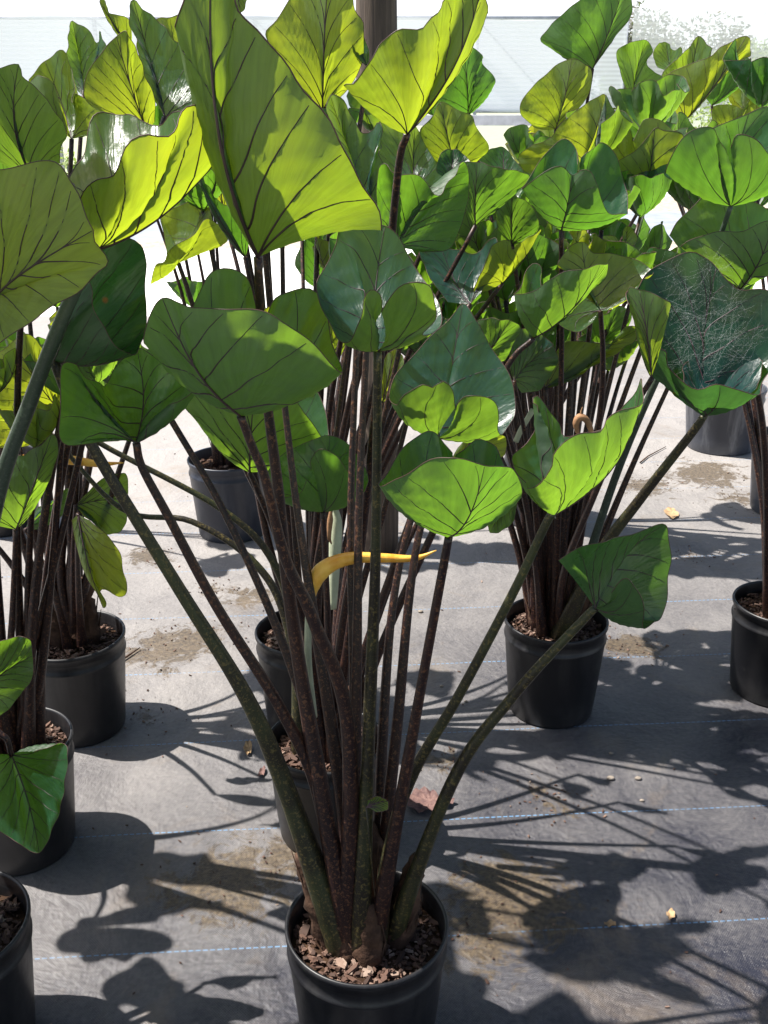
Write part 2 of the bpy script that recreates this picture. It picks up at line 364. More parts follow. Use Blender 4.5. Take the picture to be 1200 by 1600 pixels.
def tag(o, label, cat, group=None, kind=None):
    if label: o['label'] = label
    if cat: o['category'] = cat
    if group: o['group'] = group
    if kind: o['kind'] = kind
    return o
def empty(name, loc, label, cat, group=None):
    o = bpy.data.objects.new(name, None); COL.objects.link(o); o.location = loc; o.empty_display_size = .1
    return tag(o, label, cat, group)
def catmull(pts, per):
    p = np.array(pts, float); n = len(p); out = []
    for i in range(n - 1):
        p0 = p[max(i - 1, 0)]; p1 = p[i]; p2 = p[i + 1]; p3 = p[min(i + 2, n - 1)]
        if i == 0: p0 = 2 * p1 - p2
        if i == n - 2: p3 = 2 * p2 - p1
        k = per if isinstance(per, int) else max(2, per(p1, p2))
        for j in range(k):
            t = j / k
            out.append(.5 * (2 * p1 + (p2 - p0) * t + (2 * p0 - 5 * p1 + 4 * p2 - p3) * t * t + (3 * p1 - p0 - 3 * p2 + p3) * t ** 3))
    out.append(p[-1]); return np.array(out)

VEINS = [(0, .88), (.01, .70), (.08, .53), (.21, .39), (.37, .27), (.55, .16), (.74, .07)]
leaf_id = [0]
def build_leaf(parent, base, rim, tip, kind, upper, e0=(0, 0, 0), e1=(0, 0, 0), bulge=.10, seed=None):
    """base Vector, rim list of world points (from one side of the sinus round to the other), tip = index of the tip.
    upper = 'ring' (inside of the cup), or a vector the upper face looks towards."""
    leaf_id[0] += 1; rs = np.random.RandomState(leaf_id[0] if seed is None else seed)
    B = np.array(base); rp = np.array([list(p) for p in rim])
    span = np.linalg.norm(rp - B, axis=1).mean()
    step = span * .055
    idx = []; cnt = 0
    def per(a, b): return int(max(2, min(8, round(np.linalg.norm(b - a) / step))))
    segs = [per(rp[i], rp[i + 1]) for i in range(len(rp) - 1)]
    Rm = catmull(rp, per); ti = sum(segs[:tip]); nu = len(Rm)
    arc = np.concatenate([[0], np.cumsum(np.linalg.norm(np.diff(Rm, axis=0), axis=1))]); U = arc / arc[-1]
    # slight waviness of the margin
    tang = np.gradient(Rm, axis=0); tang /= (np.linalg.norm(tang, axis=1)[:, None] + 1e-9)
    rad = Rm - B; nr = np.cross(rad, tang); nr /= (np.linalg.norm(nr, axis=1)[:, None] + 1e-9)
    # smooth normals along u
    for _ in range(3): nr[1:-1] = (nr[:-2] + nr[1:-1] * 2 + nr[2:]) / 4
    nr /= (np.linalg.norm(nr, axis=1)[:, None] + 1e-9)
    cen = Rm.mean(axis=0)
    if isinstance(upper, str): sgn = np.sign(np.sum(nr * (cen - (B + rad * .7))))
    else: sgn = np.sign(np.sum(nr @ np.array(upper)))
    if sgn == 0: sgn = 1
    nr = nr * sgn                                    # points to the upper face
    nv = 18; V = np.linspace(0, 1, nv + 1)[1:]
    ph = rs.rand(4) * 6.28; fq = (rs.uniform(20, 30), rs.uniform(9, 14), rs.uniform(48, 75)); ruf = rs.uniform(.034, .062); rl = np.linalg.norm(rad, axis=1); ud = rad / rl[:, None]; PHI = np.concatenate([[0], np.cumsum(np.arccos(np.clip((ud[1:] * ud[:-1]).sum(axis=1), -1, 1)) + 1e-6)])
    W = np.where(np.arange(nu) <= ti, (U[ti] - U) / max(U[ti], 1e-6), (U - U[ti]) / max(1 - U[ti], 1e-6))
    w0 = np.clip(1 - U / .35, 0, 1) ** 1.5; w1 = np.clip(1 - (1 - U) / .35, 0, 1) ** 1.5
    E = w0[:, None] * np.array(e0) + w1[:, None] * np.array(e1)
    def surf(iu, v):      # arrays
        f0 = np.clip(np.floor(iu).astype(int), 0, nu - 2); t = (iu - f0)[:, None]
        def L(A): return A[f0] * (1 - t) + A[f0 + 1] * t
        rd = L(rad); n_ = L(nr); e = L(E); ww = (W[f0] * (1 - t[:, 0]) + W[f0 + 1] * t[:, 0]); r_ = (rl[f0] * (1 - t[:, 0]) + rl[f0 + 1] * t[:, 0])
        u_ = (U[f0] * (1 - t[:, 0]) + U[f0 + 1] * t[:, 0]); v_ = v[:, None]
        bul = -bulge * r_ * (4 * v * (1 - v)) * (1 - .0 * v)
        rip = -.0075 * r_ * np.cos(2 * np.pi * 6.2 * (v - ww * 1.02)) * np.clip(v * 2.5, 0, 1) * np.clip((1 - v) * 8, 0, 1) * np.clip(ww * 12, 0, 1)
        wav = ruf * r_ * (np.sin(u_ * fq[0] + ph[1] + v * 2) * .6 + np.sin(u_ * fq[1] + ph[2] - v * 3)) * v ** 2.2 + ruf * .38 * r_ * np.sin(u_ * fq[2] + ph[3]) * v ** 7
        crease = -.035 * r_ * np.exp(-(ww / .07) ** 2) * np.sin(np.pi * np.clip(v, 0, 1)) 
        return B + rd * v_ + e * (4 * v * (1 - v))[:, None] + n_ * (bul + rip + wav + crease)[:, None]
    mb = MB()
    iu, vv = np.meshgrid(np.arange(nu, dtype=float), V, indexing='ij')
    pts = surf(iu.ravel(), vv.ravel())
    uvs = [(U[int(i)], v) for i, v in zip(iu.ravel(), vv.ravel())]
    verts = [tuple(B)] + [tuple(p) for p in pts]; uvs = [(.5, 0)] + uvs
    fs = []
    flip = sgn > 0
    for i in range(nu - 1):
        a = 1 + i * nv; b = 1 + (i + 1) * nv
        fs.append((0, a, b) if flip else (0, b, a))
        for j in range(nv - 1):
            q = (a + j, a + j + 1, b + j + 1, b + j); fs.append(q if flip else q[::-1])
    mb.add(verts, fs, 0, uvs)
    # orientation check on first big quad
    q = fs[len(fs) // 2] ; 
    k = [Vector(verts[i]) for i in q]; nn = (k[1] - k[0]).cross(k[2] - k[0])
    iq = int((q[-1] - 1) // nv)
    if nn.dot(Vector(nr[min(iq, nu - 1)])) < 0:
        mb.f = [f[::-1] for f in mb.f]
    r0 = min(.0022, max(.0007, span * .0068))
    # midrib
    vs = np.linspace(.0, .99, 32)
    mr = surf(np.full(32, float(ti)), vs)
    mb.tube(mr, [r0 * 1.7 * (1 - .75 * t) for t in vs], 6, 1)
    up_i = []
    for side in (-1, 1):
        lim = U[ti] if side < 0 else 1 - U[ti]
        arcside = lim * arc[-1]
        if arcside < span * .25: continue
        for (a, b) in VEINS:
            vv_ = None
            if lim * arc[-1] < span * .8 and b in (.70, .39, .16): continue
            a2 = a + rs.uniform(-.02, .02) if a > .05 else 0; b2 = min(.97, b + rs.uniform(-.025, .025))
            vv_ = np.linspace(a2, .985, 24); s_ = (vv_ - a2) / (1 - a2)
            ww = b2 * s_ ** (.82) if a > 0 else np.full(24, b2) * np.clip(.75 + .25 * s_, 0, 1)
            uu = U[ti] + side * ww * lim
            ii = np.interp(uu, U, np.arange(nu))
            if a > 0:                                # straight run across the unrolled blade
                ib = float(np.interp(U[ti] + side * b2 * lim, U, np.arange(nu))); kb = int(round(ib))
                dphi = abs(PHI[kb] - PHI[ti])
                if dphi < 2.5:
                    A_ = np.array([a2 * rl[ti], 0.0]); B_ = np.array([rl[kb] * .985 * math.cos(dphi), rl[kb] * .985 * math.sin(dphi)])
                    q = A_ + (B_ - A_) * s_[:, None]; nrm = np.array([-(B_ - A_)[1], (B_ - A_)[0]])
                    q = q + nrm * (.07 * 4 * s_ * (1 - s_))[:, None] * -1
                    ang = np.arctan2(q[:, 1], q[:, 0]); rho = np.hypot(q[:, 0], q[:, 1])
                    ii = np.interp(PHI[ti] + side * np.clip(ang, 0, dphi), PHI, np.arange(nu))
                    vv_ = np.clip(rho / np.interp(ii, np.arange(nu), rl), 0, .985)
            mb.tube(surf(ii, vv_), [r0 * (1.0 if b > .12 else .7) * (1 - .68 * t) for t in s_], 5, 1, False)
    mg = surf(np.arange(nu, dtype=float), np.ones(nu))
    mb.tube(mg, [r0 * .55] * nu, 4, 2, False)
    return mb.build('leaf', [LEAF[kind], M['vein'], M['margin']], parent)

class Plant:
    def __init__(s, X, Y, D, H, label, pot='pot', taper=.83):
        s.X, s.Y, s.D, s.H = X, Y, D, H
        s.root = empty('potted_taro_plant', (X, Y, 0), label, 'potted plant', 'potted taro plants standing in rows')
        s.bases = []
        r = D / 2; rb = r * taper
        mb = MB()
        prof = [(0.0, .004), (rb - .012, .004), (rb - .004, .0), (rb, .006), (rb + (r - rb) * .2, H * .2), (rb + (r - rb) * .80, H * .80), (rb + (r - rb) * .80 + .002, H * .81), (rb + (r - rb) * .83 + .002, H * .83), (rb + (r - rb) * .84, H * .84), (r - .0075, H - .022), (r - .004, H - .020), (r - .0035, H - .012),
                (r, H - .009), (r + .0005, H - .003), (r - .001, H), (r - .004, H), (r - .0055, H - .004), (r - .008, H - .03), (rb - .002, .02)]
        mb.lathe(prof, 72, 0, (0, 0))
        p = mb.build('pot', M[pot], None); p.parent = s.root; p.matrix_parent_inverse = Matrix.Identity(4)
        # soil mound
        sb = MB(); zs = H - .036; rr = r - .009; ns = 40
        vs = [(0, 0, zs + .012)]; fs = []
        for i in range(1, 9):
            for k in range(ns):
                a = 2 * math.pi * k / ns; q = rr * i / 8
                vs.append((q * math.cos(a), q * math.sin(a), zs + .012 * (1 - (i / 8) ** 2) + .010 * noise.noise(Vector((q * math.cos(a) * 30 + X * 9, q * math.sin(a) * 30, 0)))))
        for k in range(ns): fs.append((0, 1 + k, 1 + (k + 1) % ns))
        for i in range(7):
            for k in range(ns):
                a = 1 + i * ns + k; b = 1 + i * ns + (k + 1) % ns; fs.append((a, a + ns, b + ns, b))
        sb.add(vs, fs)
        so_ = sb.build('potting_soil', M['soil'], None); so_.parent = s.root; so_.matrix_parent_inverse = Matrix.Identity(4)
        cb = MB(); rs = random.Random(int(X * 1000) + int(Y * 77)); nchip = 950 if Y < 2.6 else 300
        for _ in range(nchip):
            q = rr * math.sqrt(rs.random()) * .96; a = rs.random() * 6.283; sz = rs.uniform(.003, .0095) * (1.8 if rs.random() < .14 else 1)
            chip(cb, Vector((q * math.cos(a), q * math.sin(a), zs + .012 * (1 - (q / rr) ** 2) + rs.uniform(.0, .009))), sz, rs)
        c = cb.build('bark_mulch', M['chip'], None, False); c.parent = so_; c.matrix_parent_inverse = Matrix.Identity(4)
        s.zs = zs
    def crown(s, target):
        d = Vector((target.x - s.X, target.y - s.Y, 0)); L = d.length or 1
        off = d / L * min(.046, .014 + L * .06) + Vector((random.uniform(-.015, .015), random.uniform(-.015, .015), 0))
        return Vector((s.X + off.x, s.Y + off.y, s.zs - .01))
    def petiole(s, leafbase, mid=(), Yl=None, kind='pd', r0=.0105, r1=.0038, start=None):
        c = start or s.crown(leafbase)
        if mid:
            n = len(mid); pts = [c]
            if Yl is None: Yl = leafbase.y
            # fraction by image height between pot and leaf
            for (px, py) in reversed(mid):
                k = max(0, min(1, (1380 if s.Y < 1.3 else (1160 if s.Y < 1.8 else 980)) - py)) if False else None
                tot = MIDY(s, leafbase)
                fr = max(.0, min(1.0, (tot[0] - py) / max(1e-3, (tot[0] - tot[1]))))
                pts.append(P(px, py, s.Y + (Yl - s.Y) * fr))
            pts.append(leafbase)
        else:
            d = leafbase - c
            m1 = c + Vector((d.x * .22, d.y * .22, d.z * .36)); m2 = c + Vector((d.x * .58, d.y * .58, d.z * .72))
            pts = [c, m1, m2, leafbase]
        cur = catmull(pts, 8); n = len(cur)
        ts = np.linspace(0, 1, n)
        mb = MB(); mb.tube(cur, [(r1 + (r0 - r1) * (1 - t) ** 1.7) * (1 + .5 * max(0, 1 - t / .18)) for t in ts], 10, 0)
        return mb.build('petiole', M[kind], s.root)
    def leaf(s, base, Y, rim, tip, kind='g', c=None, mid=(), pk='pd', e0=(0, 0), e1=(0, 0), bulge=.09, pet=True, r0=.0105, r1=.0042):
        B = P(base[0], base[1], Y); pts = []
        if c is not None:
            q = np.array([(p[0], p[1]) for p in rim], float); al = np.concatenate([[0], np.cumsum(np.linalg.norm(np.diff(q, axis=0), axis=1))]); al /= al[-1]
            for i, p in enumerate(rim): pts.append(P(p[0], p[1], Y + c * .01 * (.25 + math.sin(math.pi * al[i])) + (p[2] * .01 if len(p) > 2 else 0)))
            upper = (0, 1, .6) if c < 0 else (0, -1, .8)
        else:
            for p in rim: pts.append(P(p[0], p[1], Y + (p[2] * .01 if len(p) > 2 else 0)))
            upper = 'ring'
        zc = Y / ray(*base).y; k = zc / F
        E0 = (e0[0] * k, 0, -e0[1] * k); E1 = (e1[0] * k, 0, -e1[1] * k)
        o = build_leaf(s.root, B, pts, tip, kind, upper, E0, E1, bulge)
        if pet: s.petiole(B, mid, Y, pk, r0, r1)
        return o
    def auto_leaf(s, B, head, size, kind='g', cup=50, roll=0, pk='pd', r0=.012, seed=0, pet=True):
        """a whole cupped leaf on its stalk, built in the round"""
        rs = random.Random(seed + leaf_id[0] * 13)
        T = Vector((math.cos(head), math.sin(head), 0)); Sd = Vector((-math.sin(head), math.cos(head), 0)); Up = Vector((T.x * math.sin(roll), T.y * math.sin(roll), math.cos(roll)))
        T = (T - Up * T.dot(Up)).normalized(); pts = []
        n = 19
        for i in range(n):
            th = -R(166) + 2 * R(166) * i / (n - 1); a = abs(th)
            rr = size * (.74 + .30 * math.exp(-(a / .40) ** 2) + .12 * math.exp(-((a - 2.5) / .5) ** 2) - .16 * math.exp(-((a - R(180)) / .3) ** 2))
            rr *= 1 + rs.uniform(-.05, .05); ph = R(cup + 6) + rs.uniform(-.20, .20)
            pts.append(B + (T * math.cos(th) + Sd * math.sin(th)) * rr * math.cos(ph) + Up * rr * math.sin(ph))
        o = build_leaf(s.root, B, pts, n // 2, kind, 'ring', bulge=.10)
        if pet: s.petiole(B, (), None, pk, r0)
        return o
def MIDY(s, leafbase):
    def py(p):
        d = p - Vector((0, 0, CAMH)); zc = d.y * CP - d.z * SP; yc = -(d.y * SP + d.z * CP)
        return 800 + F * yc / zc
    return py(Vector((s.X, s.Y, s.zs))), py(leafbase)
def chip(mb, c, sz, rs):
    a = rs.random() * 6.283; t = rs.uniform(-.6, .6); L = sz * rs.uniform(.9, 2.0); Wd = sz * rs.uniform(.5, 1.0); H = sz * rs.uniform(.2, .5)
    rot = Matrix.Rotation(a, 3, 'Z') @ Matrix.Rotation(t, 3, 'X') @ Matrix.Rotation(rs.uniform(-.5, .5), 3, 'Y')
    vs = []
    for z in (-1, 1):
        for (x, y) in ((-1, -.6), (-.2, -1), (1, -.3), (.7, .8), (-.6, .9)):
            vs.append(c + rot @ Vector((x * L * rs.uniform(.75, 1.1) / 2, y * Wd * rs.uniform(.75, 1.1) / 2, z * H / 2)))
    mb.add(vs, [(4, 3, 2, 1, 0), (5, 6, 7, 8, 9)] + [(i, (i + 1) % 5, 5 + (i + 1) % 5, 5 + i) for i in range(5)])

# ------------------------------------------------------------------ ground
def sheet(name, x0, x1, y0, y1, z, m, nx=1, ny=1):
    mb = MB(); vs = [(x0 + (x1 - x0) * i / nx, y0 + (y1 - y0) * j / ny, z) for j in range(ny + 1) for i in range(nx + 1)]
    fs = [(j * (nx + 1) + i, j * (nx + 1) + i + 1, (j + 1) * (nx + 1) + i + 1, (j + 1) * (nx + 1) + i) for j in range(ny) for i in range(nx)]
    mb.add(vs, fs); o = mb.build(name, m, None, False); return tag(o, None, None, None, 'structure')
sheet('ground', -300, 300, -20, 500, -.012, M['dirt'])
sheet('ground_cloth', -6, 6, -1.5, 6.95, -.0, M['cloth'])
sheet('gravel_path', -40, 40, 6.95, 10.6, -.004, M['gravel'])
sheet('gravel_verge', -40, 40, 10.6, 11.2, -.004, M['path2'])
sheet('far_ground_cloth', -40, 40, 11.2, 14.6, -.004, M['cloth2'])
sheet('far_gravel_verge', -40, 40, 14.6, 17.2, -.004, M['path2'])
sheet('far_gravel_path', -40, 40, 17.2, 19.0, -.004, M['gravel'])

# ------------------------------------------------------------------ plants
def rimc(px, py, H):
    return G(px, py, H)
def mk(px, py, D, H, label, pot='pot'):
    q = G(px, py, H); return Plant(q.x, q.y, D, H, label, pot)
p1 = mk(573, 1440, .232, .235, 'tall dark-stemmed taro in the black pot nearest the camera, bottom centre')
p2 = mk(509, 1153, .222, .21, 'taro in black pot directly behind the front centre plant, yellow hooked flower among its stems')
p3 = mk(480, 983, .232, .235, 'taro in black pot third back in the centre file, half hidden behind stems')
p4 = mk(869, 965, .235, .235, 'taro in clean black pot right of centre with thick stubby stem bases')
p6 = mk(110, 990, .235, .235, 'taro in black pot on the left with a leaf hanging down over its rim')
p7 = mk(11, 1155, .232, .235, 'taro in black pot cut by the left edge, between the other two left pots')
p8 = mk(-87, 1442, .232, .235, 'taro in the bottom left corner, slice of black pot in frame, huge leaves above')
p10 = mk(1227, 940, .235, .235, 'taro in black pot at the right edge, beside its twin right of centre')
def mkb(px, D, H, Y, label, pot):
    d = ray(px, 700); X = (px - 600) / F * (Y * CP + (CAMH - H) * SP); return Plant(X, Y, D, H, label, pot)
p9 = mkb(357, .265, .26, 3.15, 'taro in faded black pot far back left of the wooden post', 'pot_blue')
p5 = mkb(845, .245, .26, 3.25, 'taro in bluish black pot seen between stems behind the right of centre plant', 'pot_blue')
p11 = mkb(1135, .32, .26, 4.07, 'taro in wide weathered grey pot far back on the right', 'pot_grey')
p12 = mkb(1243, .28, .265, 3.35, 'taro in sunlit scuffed grey pot cut by the right edge', 'pot_grey')
p13 = mkb(-8, .265, .25, 3.2, 'taro in dark pot far back at the left edge', 'pot')

# --- front plant
p1.leaf((403, 402), 1.00, [(340,160),(318,95),(299,50),(297,0),(305,-50),(325,-78),(350,-35),(362,20),(390,42),(413,60),(460,127),(487,157),(517,187),(540,230),(567,287),(593,333),(596,360)], 5, 'y', -5, [(410,560),(420,650),(434,760),(448,900),(478,1100)], e1=(0,-18))
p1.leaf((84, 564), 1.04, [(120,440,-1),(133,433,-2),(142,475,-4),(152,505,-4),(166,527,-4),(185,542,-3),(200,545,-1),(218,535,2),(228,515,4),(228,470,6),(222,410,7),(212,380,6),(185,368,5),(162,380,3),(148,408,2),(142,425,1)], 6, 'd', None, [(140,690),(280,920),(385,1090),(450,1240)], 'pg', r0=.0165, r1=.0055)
p1.leaf((213, 692), 1.03, [(185,690,0),(135,692,-3),(98,692,-5),(91,650,-6),(91,600,-6),(97,567,-6),(120,570,-5),(148,590,-2),(165,602,3),(180,575,5),(215,545,5),(245,560,4),(285,580,3),(308,597,0),(280,622,-2),(250,645,-1),(230,670,0)], 10, 'g', None, [(222,730),(262,805),(340,950),(440,1110),(500,1250)])
p1.leaf((376, 650), .965, [(406,500,6),(398,470,7),(385,432,8),(360,418,8),(330,425,7),(310,455,6),(285,505,4),(240,538,2),(223,540,-1),(228,510,-2),(238,483,-3),(253,467,-4),(267,467,-4),(283,477,-5),(300,485,-5),(350,487,-6),(400,492,-6),(433,502,-6),(467,520,-5),(500,545,-4),(533,576,-2),(518,535,4),(510,485,6),(495,455,8),(470,447,8),(438,460,8),(420,482,7),(411,500,6)], 11, 'g', None, [(395,700),(415,750),(445,870),(490,970),(545,1150)])
p1.leaf((258, 640), 1.28, [(240,600),(222,560),(250,545),(290,570),(314,600),(285,625)], 3, 'g', -2, [(350,800),(440,1000),(500,1200)])
p1.leaf((590, 548), .98, [(595,487,-5),(592,460,-6),(578,452,-6),(565,467,-6),(562,497,-6),(548,531,-4),(528,527,-2),(510,487,2),(495,445,5),(507,417,7),(533,377,9),(545,361,9),(597,362,10),(637,400,9),(663,437,7),(685,470,4),(688,508,1),(660,522,-3),(680,500,-4),(681,475,-5),(670,445,-6),(632,447,-6),(610,467,-6),(599,490,-5)], 12, 'b', None, [(589,700),(586,900),(578,1100)], 'pg')
p1.leaf((701, 840), .91, [(706,708,4),(695,690,6),(683,680,7),(668,675,7),(650,684,7),(625,705,5),(603,742,2),(590,760,0),(625,742,-4),(662,722,-6),(700,712,-7),(725,711,-7),(757,727,-6),(780,729,-5),(800,736,-4),(816,760,-2),(814,780,0),(800,750,3),(782,715,5),(775,698,6),(760,686,7),(745,684,7),(728,702,6),(718,710,5)], 12, 'g', None, [(690,900),(655,1090),(630,1230)])
p1.leaf((866, 805), .98, [(819,757,-1),(803,735,1),(801,712,3),(825,690,4),(838,660,5),(833,628,5),(844,617,6),(857,640,6),(876,660,6),(882,680,5),(930,672,5),(985,640,3),(1017,602,1),(1012,625,-1),(1000,634,-2),(969,644,-3),(945,656,-4),(937,673,-5),(906,681,-6),(875,690,-7),(859,708,-7),(858,725,-7),(844,745,-6),(826,757,-4)], 12, 'g', None, [(855,815),(800,930),(715,1090),(645,1210),(610,1320)], 'pg')
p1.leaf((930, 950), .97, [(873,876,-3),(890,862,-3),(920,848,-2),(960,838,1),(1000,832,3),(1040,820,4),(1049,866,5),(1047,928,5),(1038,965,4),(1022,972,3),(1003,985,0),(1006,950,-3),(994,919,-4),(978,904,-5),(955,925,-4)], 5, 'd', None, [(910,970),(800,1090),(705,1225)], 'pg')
# --- second centre plant
p2.leaf((684, 684), 1.28, [(708,640,-5),(703,615,-6),(692,602,-6),(675,610,-6),(660,602,-6),(632,617,-5),(620,637,-4),(608,628,-1),(612,600,3),(625,575,5),(663,533,7),(697,503,9),(723,474,10),(740,500,9),(762,532,8),(793,587,6),(803,630,4),(800,663,2),(786,680,-1),(778,668,-3),(780,650,-4),(775,627,-5),(757,614,-6),(726,616,-6),(711,637,-5)], 12, 'b', None, [(660,760),(610,900),(560,1050)])
p2.leaf((390, 738), 1.50, [(330,685,-1),(295,645,-3),(280,617,-3),(305,600,-3),(340,598,-4),(400,600,-4),(450,615,-4),(480,650,-3),(508,690,-1),(515,670,3),(500,620,6),(480,597,7),(450,603,6),(425,640,3)], 5, 'g', None, [(400,760),(440,860),(480,1000)])
p2.leaf((505, 800), 1.40, [(484,735,-4),(484,720,-4),(500,703,-5),(518,708,-5),(542,735,-4),(568,770,-2),(575,745,2),(562,715,4),(540,690,5),(515,680,6),(488,688,5),(460,700,3),(435,715,0),(418,745,-2),(430,772,-3),(465,772,-4),(480,750,-4)], 9, 'g')
p2.leaf((92, 640), 1.62, [(60,665),(20,662),(-25,640),(-15,570),(5,550),(22,535),(45,518),(75,553),(88,590),(90,620)], 5, 'y', -3, [(155,692),(345,795),(428,880),(460,1000)], 'pg')
p2.leaf((636, 210), 1.22, [(575,165,-1),(538,130,-2),(553,125,-2),(583,90,-3),(600,70,-3),(620,50,-3),(660,42,-3),(680,18,-2),(700,-15,-1),(735,-45,0),(765,-42,0),(752,15,1)], 10, 'y', -2, [(622,268),(600,500),(570,800),(545,1000)])
p2.leaf((834, 528), 1.58, [(846,448,3),(845,420,4),(836,410,5),(825,417,5),(812,450,3),(802,461,0),(837,455,-3),(857,440,-4),(881,425,-4),(913,413,-4),(935,409,-3),(952,414,-1),(950,430,0),(925,452,0),(880,480,2)], 10, 'g', None, [(787,583),(700,780),(600,1000)])
p2.leaf((705, 722), 1.66, [(715,700),(740,672),(765,665),(788,680),(790,705),(782,716),(750,720)], 2, 'y', -3)
p2.leaf((518, 565), 1.90, [(505,548),(502,505),(512,488),(532,510),(541,532),(531,560)], 2, 'y', -2, [(520,640),(530,800),(525,1000)])
p2.leaf((597, 630), 1.80, [(592,605),(593,580),(602,560),(615,548),(632,562),(628,590),(612,610)], 3, 'y', -2)
p2.leaf((75, 673), 1.75, [(60,692),(20,700),(-20,690),(-15,625),(30,617),(60,622),(75,612),(92,598),(93,645)], 4, 'y', -3, [(190,795),(300,815),(400,882),(450,980)], 'pg')
# --- third centre plant
p3.leaf((504, 174), 2.05, [(470,125),(440,90),(416,52),(433,30),(450,3),(475,-40),(515,-72),(550,-30),(555,15),(569,35),(569,70),(565,100),(542,138),(522,160)], 6, 'y', -4)
p3.leaf((575, 105), 2.0, [(548,68),(532,35),(527,18),(545,21),(560,42),(575,75)], 2, 'b', 3)
p3.leaf((325, 112), 2.05, [(290,78),(262,52),(243,31),(270,25),(293,14),(300,35),(312,60),(330,80)], 2, 'y', -3)
p3.leaf((366, -40), 2.0, [(350,-25),(352,-2),(364,9),(376,18),(386,2),(390,-30)], 3, 'y', -2)
p3.leaf((383, 402), 1.90, [(355,360),(330,320),(308,280),(304,260),(316,270),(333,300),(350,318),(377,322),(390,365)], 3, 'g', -4)
p3.leaf((350, 335), 2.3, [(322,300),(313,265),(320,240),(340,215),(355,220),(366,250),(368,300)], 3, 'y', -3)
p3.leaf((279, 411), 2.0, [(345,385,0),(356,370,0),(325,342,-2),(300,364,-3),(265,390,-3),(256,408,-3),(243,413,-3),(235,442,-2),(248,432,0),(262,400,3),(253,340,5),(272,325,6),(316,303,5),(327,325,4),(333,348,3)], 12, 'y', None, [(302,480),(370,700),(440,850)])
p3.leaf((620, 386), 1.55, [(600,375,-1),(590,330,-2),(592,275,-3),(600,257,-3),(622,273,-4),(655,273,-4),(682,303,-4),(702,275,-3),(728,256,-2),(734,300,-1),(722,345,0),(702,388,0),(660,394,0)], 8, 'g', None)
p3.leaf((575, 335), 1.66, [(550,290),(530,240),(520,200),(516,150),(533,153),(553,183),(567,205),(588,190),(597,200),(589,235),(600,260),(603,300)], 3, 'b', 4)
p3.leaf((650, 305), 2.0, [(600,275),(583,215),(595,190),(620,185),(650,195),(675,220),(692,250),(693,300),(678,304)], 4, 'b', 5)
p3.leaf((735, 475), 1.86, [(700,472),(670,430),(655,390),(690,383),(740,400),(757,385),(776,374),(768,420),(752,457)], 3, 'b', 6)
p3.leaf((730, 408), 2.05, [(715,395),(711,370),(720,345),(735,338),(749,365),(749,388)], 3, 'b', 2)
p3.leaf((500, 452), 2.4, [(475,432),(461,418),(465,395),(475,375),(495,360),(525,356),(542,365),(522,400),(507,436)], 4, 'g', -4)
p3.leaf((706, 282), 1.95, [(684,270),(682,262),(690,240),(710,231),(731,247),(732,265),(722,278)], 3, 'g', 3)
p3.leaf((743, 353), 1.88, [(728,325),(722,262),(745,256),(767,258),(800,263),(828,280),(802,300),(768,327)], 2, 'g', -4)
p3.leaf((785, 442), 1.9, [(760,455),(740,456),(755,420),(775,381),(797,376),(802,390),(817,372),(844,358),(839,370),(806,405)], 7, 'y', -3)
# --- right plant
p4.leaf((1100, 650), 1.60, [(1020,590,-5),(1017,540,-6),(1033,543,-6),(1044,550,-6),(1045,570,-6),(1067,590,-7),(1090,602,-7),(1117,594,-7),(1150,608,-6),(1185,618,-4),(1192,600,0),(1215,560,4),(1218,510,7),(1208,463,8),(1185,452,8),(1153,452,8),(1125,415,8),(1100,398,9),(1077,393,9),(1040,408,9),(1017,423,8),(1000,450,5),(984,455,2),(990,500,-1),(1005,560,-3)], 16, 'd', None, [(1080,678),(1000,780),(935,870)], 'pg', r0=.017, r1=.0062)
p4.leaf((1112, 640), 1.56, [(1075,600),(1066,575),(1085,560),(1115,548),(1150,545),(1176,552),(1192,575),(1180,602)], 4, 'b', 11, pet=False)
p4.leaf((1018, 592), 1.52, [(1004,560),(990,500),(983,455),(1000,455),(1033,463),(1048,474),(1036,490),(1024,515),(1018,560)], 3, 'y', -2, [(985,650),(930,770),(880,900)])
p4.leaf((938, 485), 1.68, [(925,505,-1),(901,519,-2),(874,505,-2),(890,480,0),(905,455,2),(915,430,4),(885,420,5),(873,412,5),(887,392,6),(907,382,6),(927,395,6),(954,395,5),(980,400,4),(1003,410,3),(1019,423,1),(1006,433,0),(986,465,-2),(955,483,-2)], 9, 'y', None, [(942,560),(936,660),(905,850)])
p4.leaf((852, 606), 2.0, [(855,570),(877,540),(900,533),(950,537),(980,517),(997,513),(990,531),(967,548),(927,574),(880,594)], 5, 'y', 2)
p4.leaf((803, 595), 1.92, [(797,560),(800,525),(820,513),(845,520),(861,540),(869,572),(846,608),(815,614)], 4, 'b', 4)
p4.leaf((752, 562), 1.85, [(744,530),(742,505),(767,496),(797,500),(812,517),(804,533),(790,561),(775,556)], 3, 'g', -3)
p4.leaf((731, 181), 2.3, [(702,186),(667,175),(680,145),(705,100),(723,70),(753,86),(752,98),(774,125),(757,146)], 4, 'g', -3)
p4.leaf((712, 266), 2.05, [(680,252),(656,207),(672,185),(688,161),(710,172),(737,180),(745,200),(764,230),(745,254)], 3, 'y', -3)
p4.leaf((790, 286), 2.1, [(765,272),(749,248),(773,230),(788,230),(802,248),(824,277)], 3, 'g', 3)
p4.leaf((800, 382), 2.0, [(778,358),(774,335),(780,308),(800,300),(831,325),(842,350),(829,374)], 3, 'b', -3)
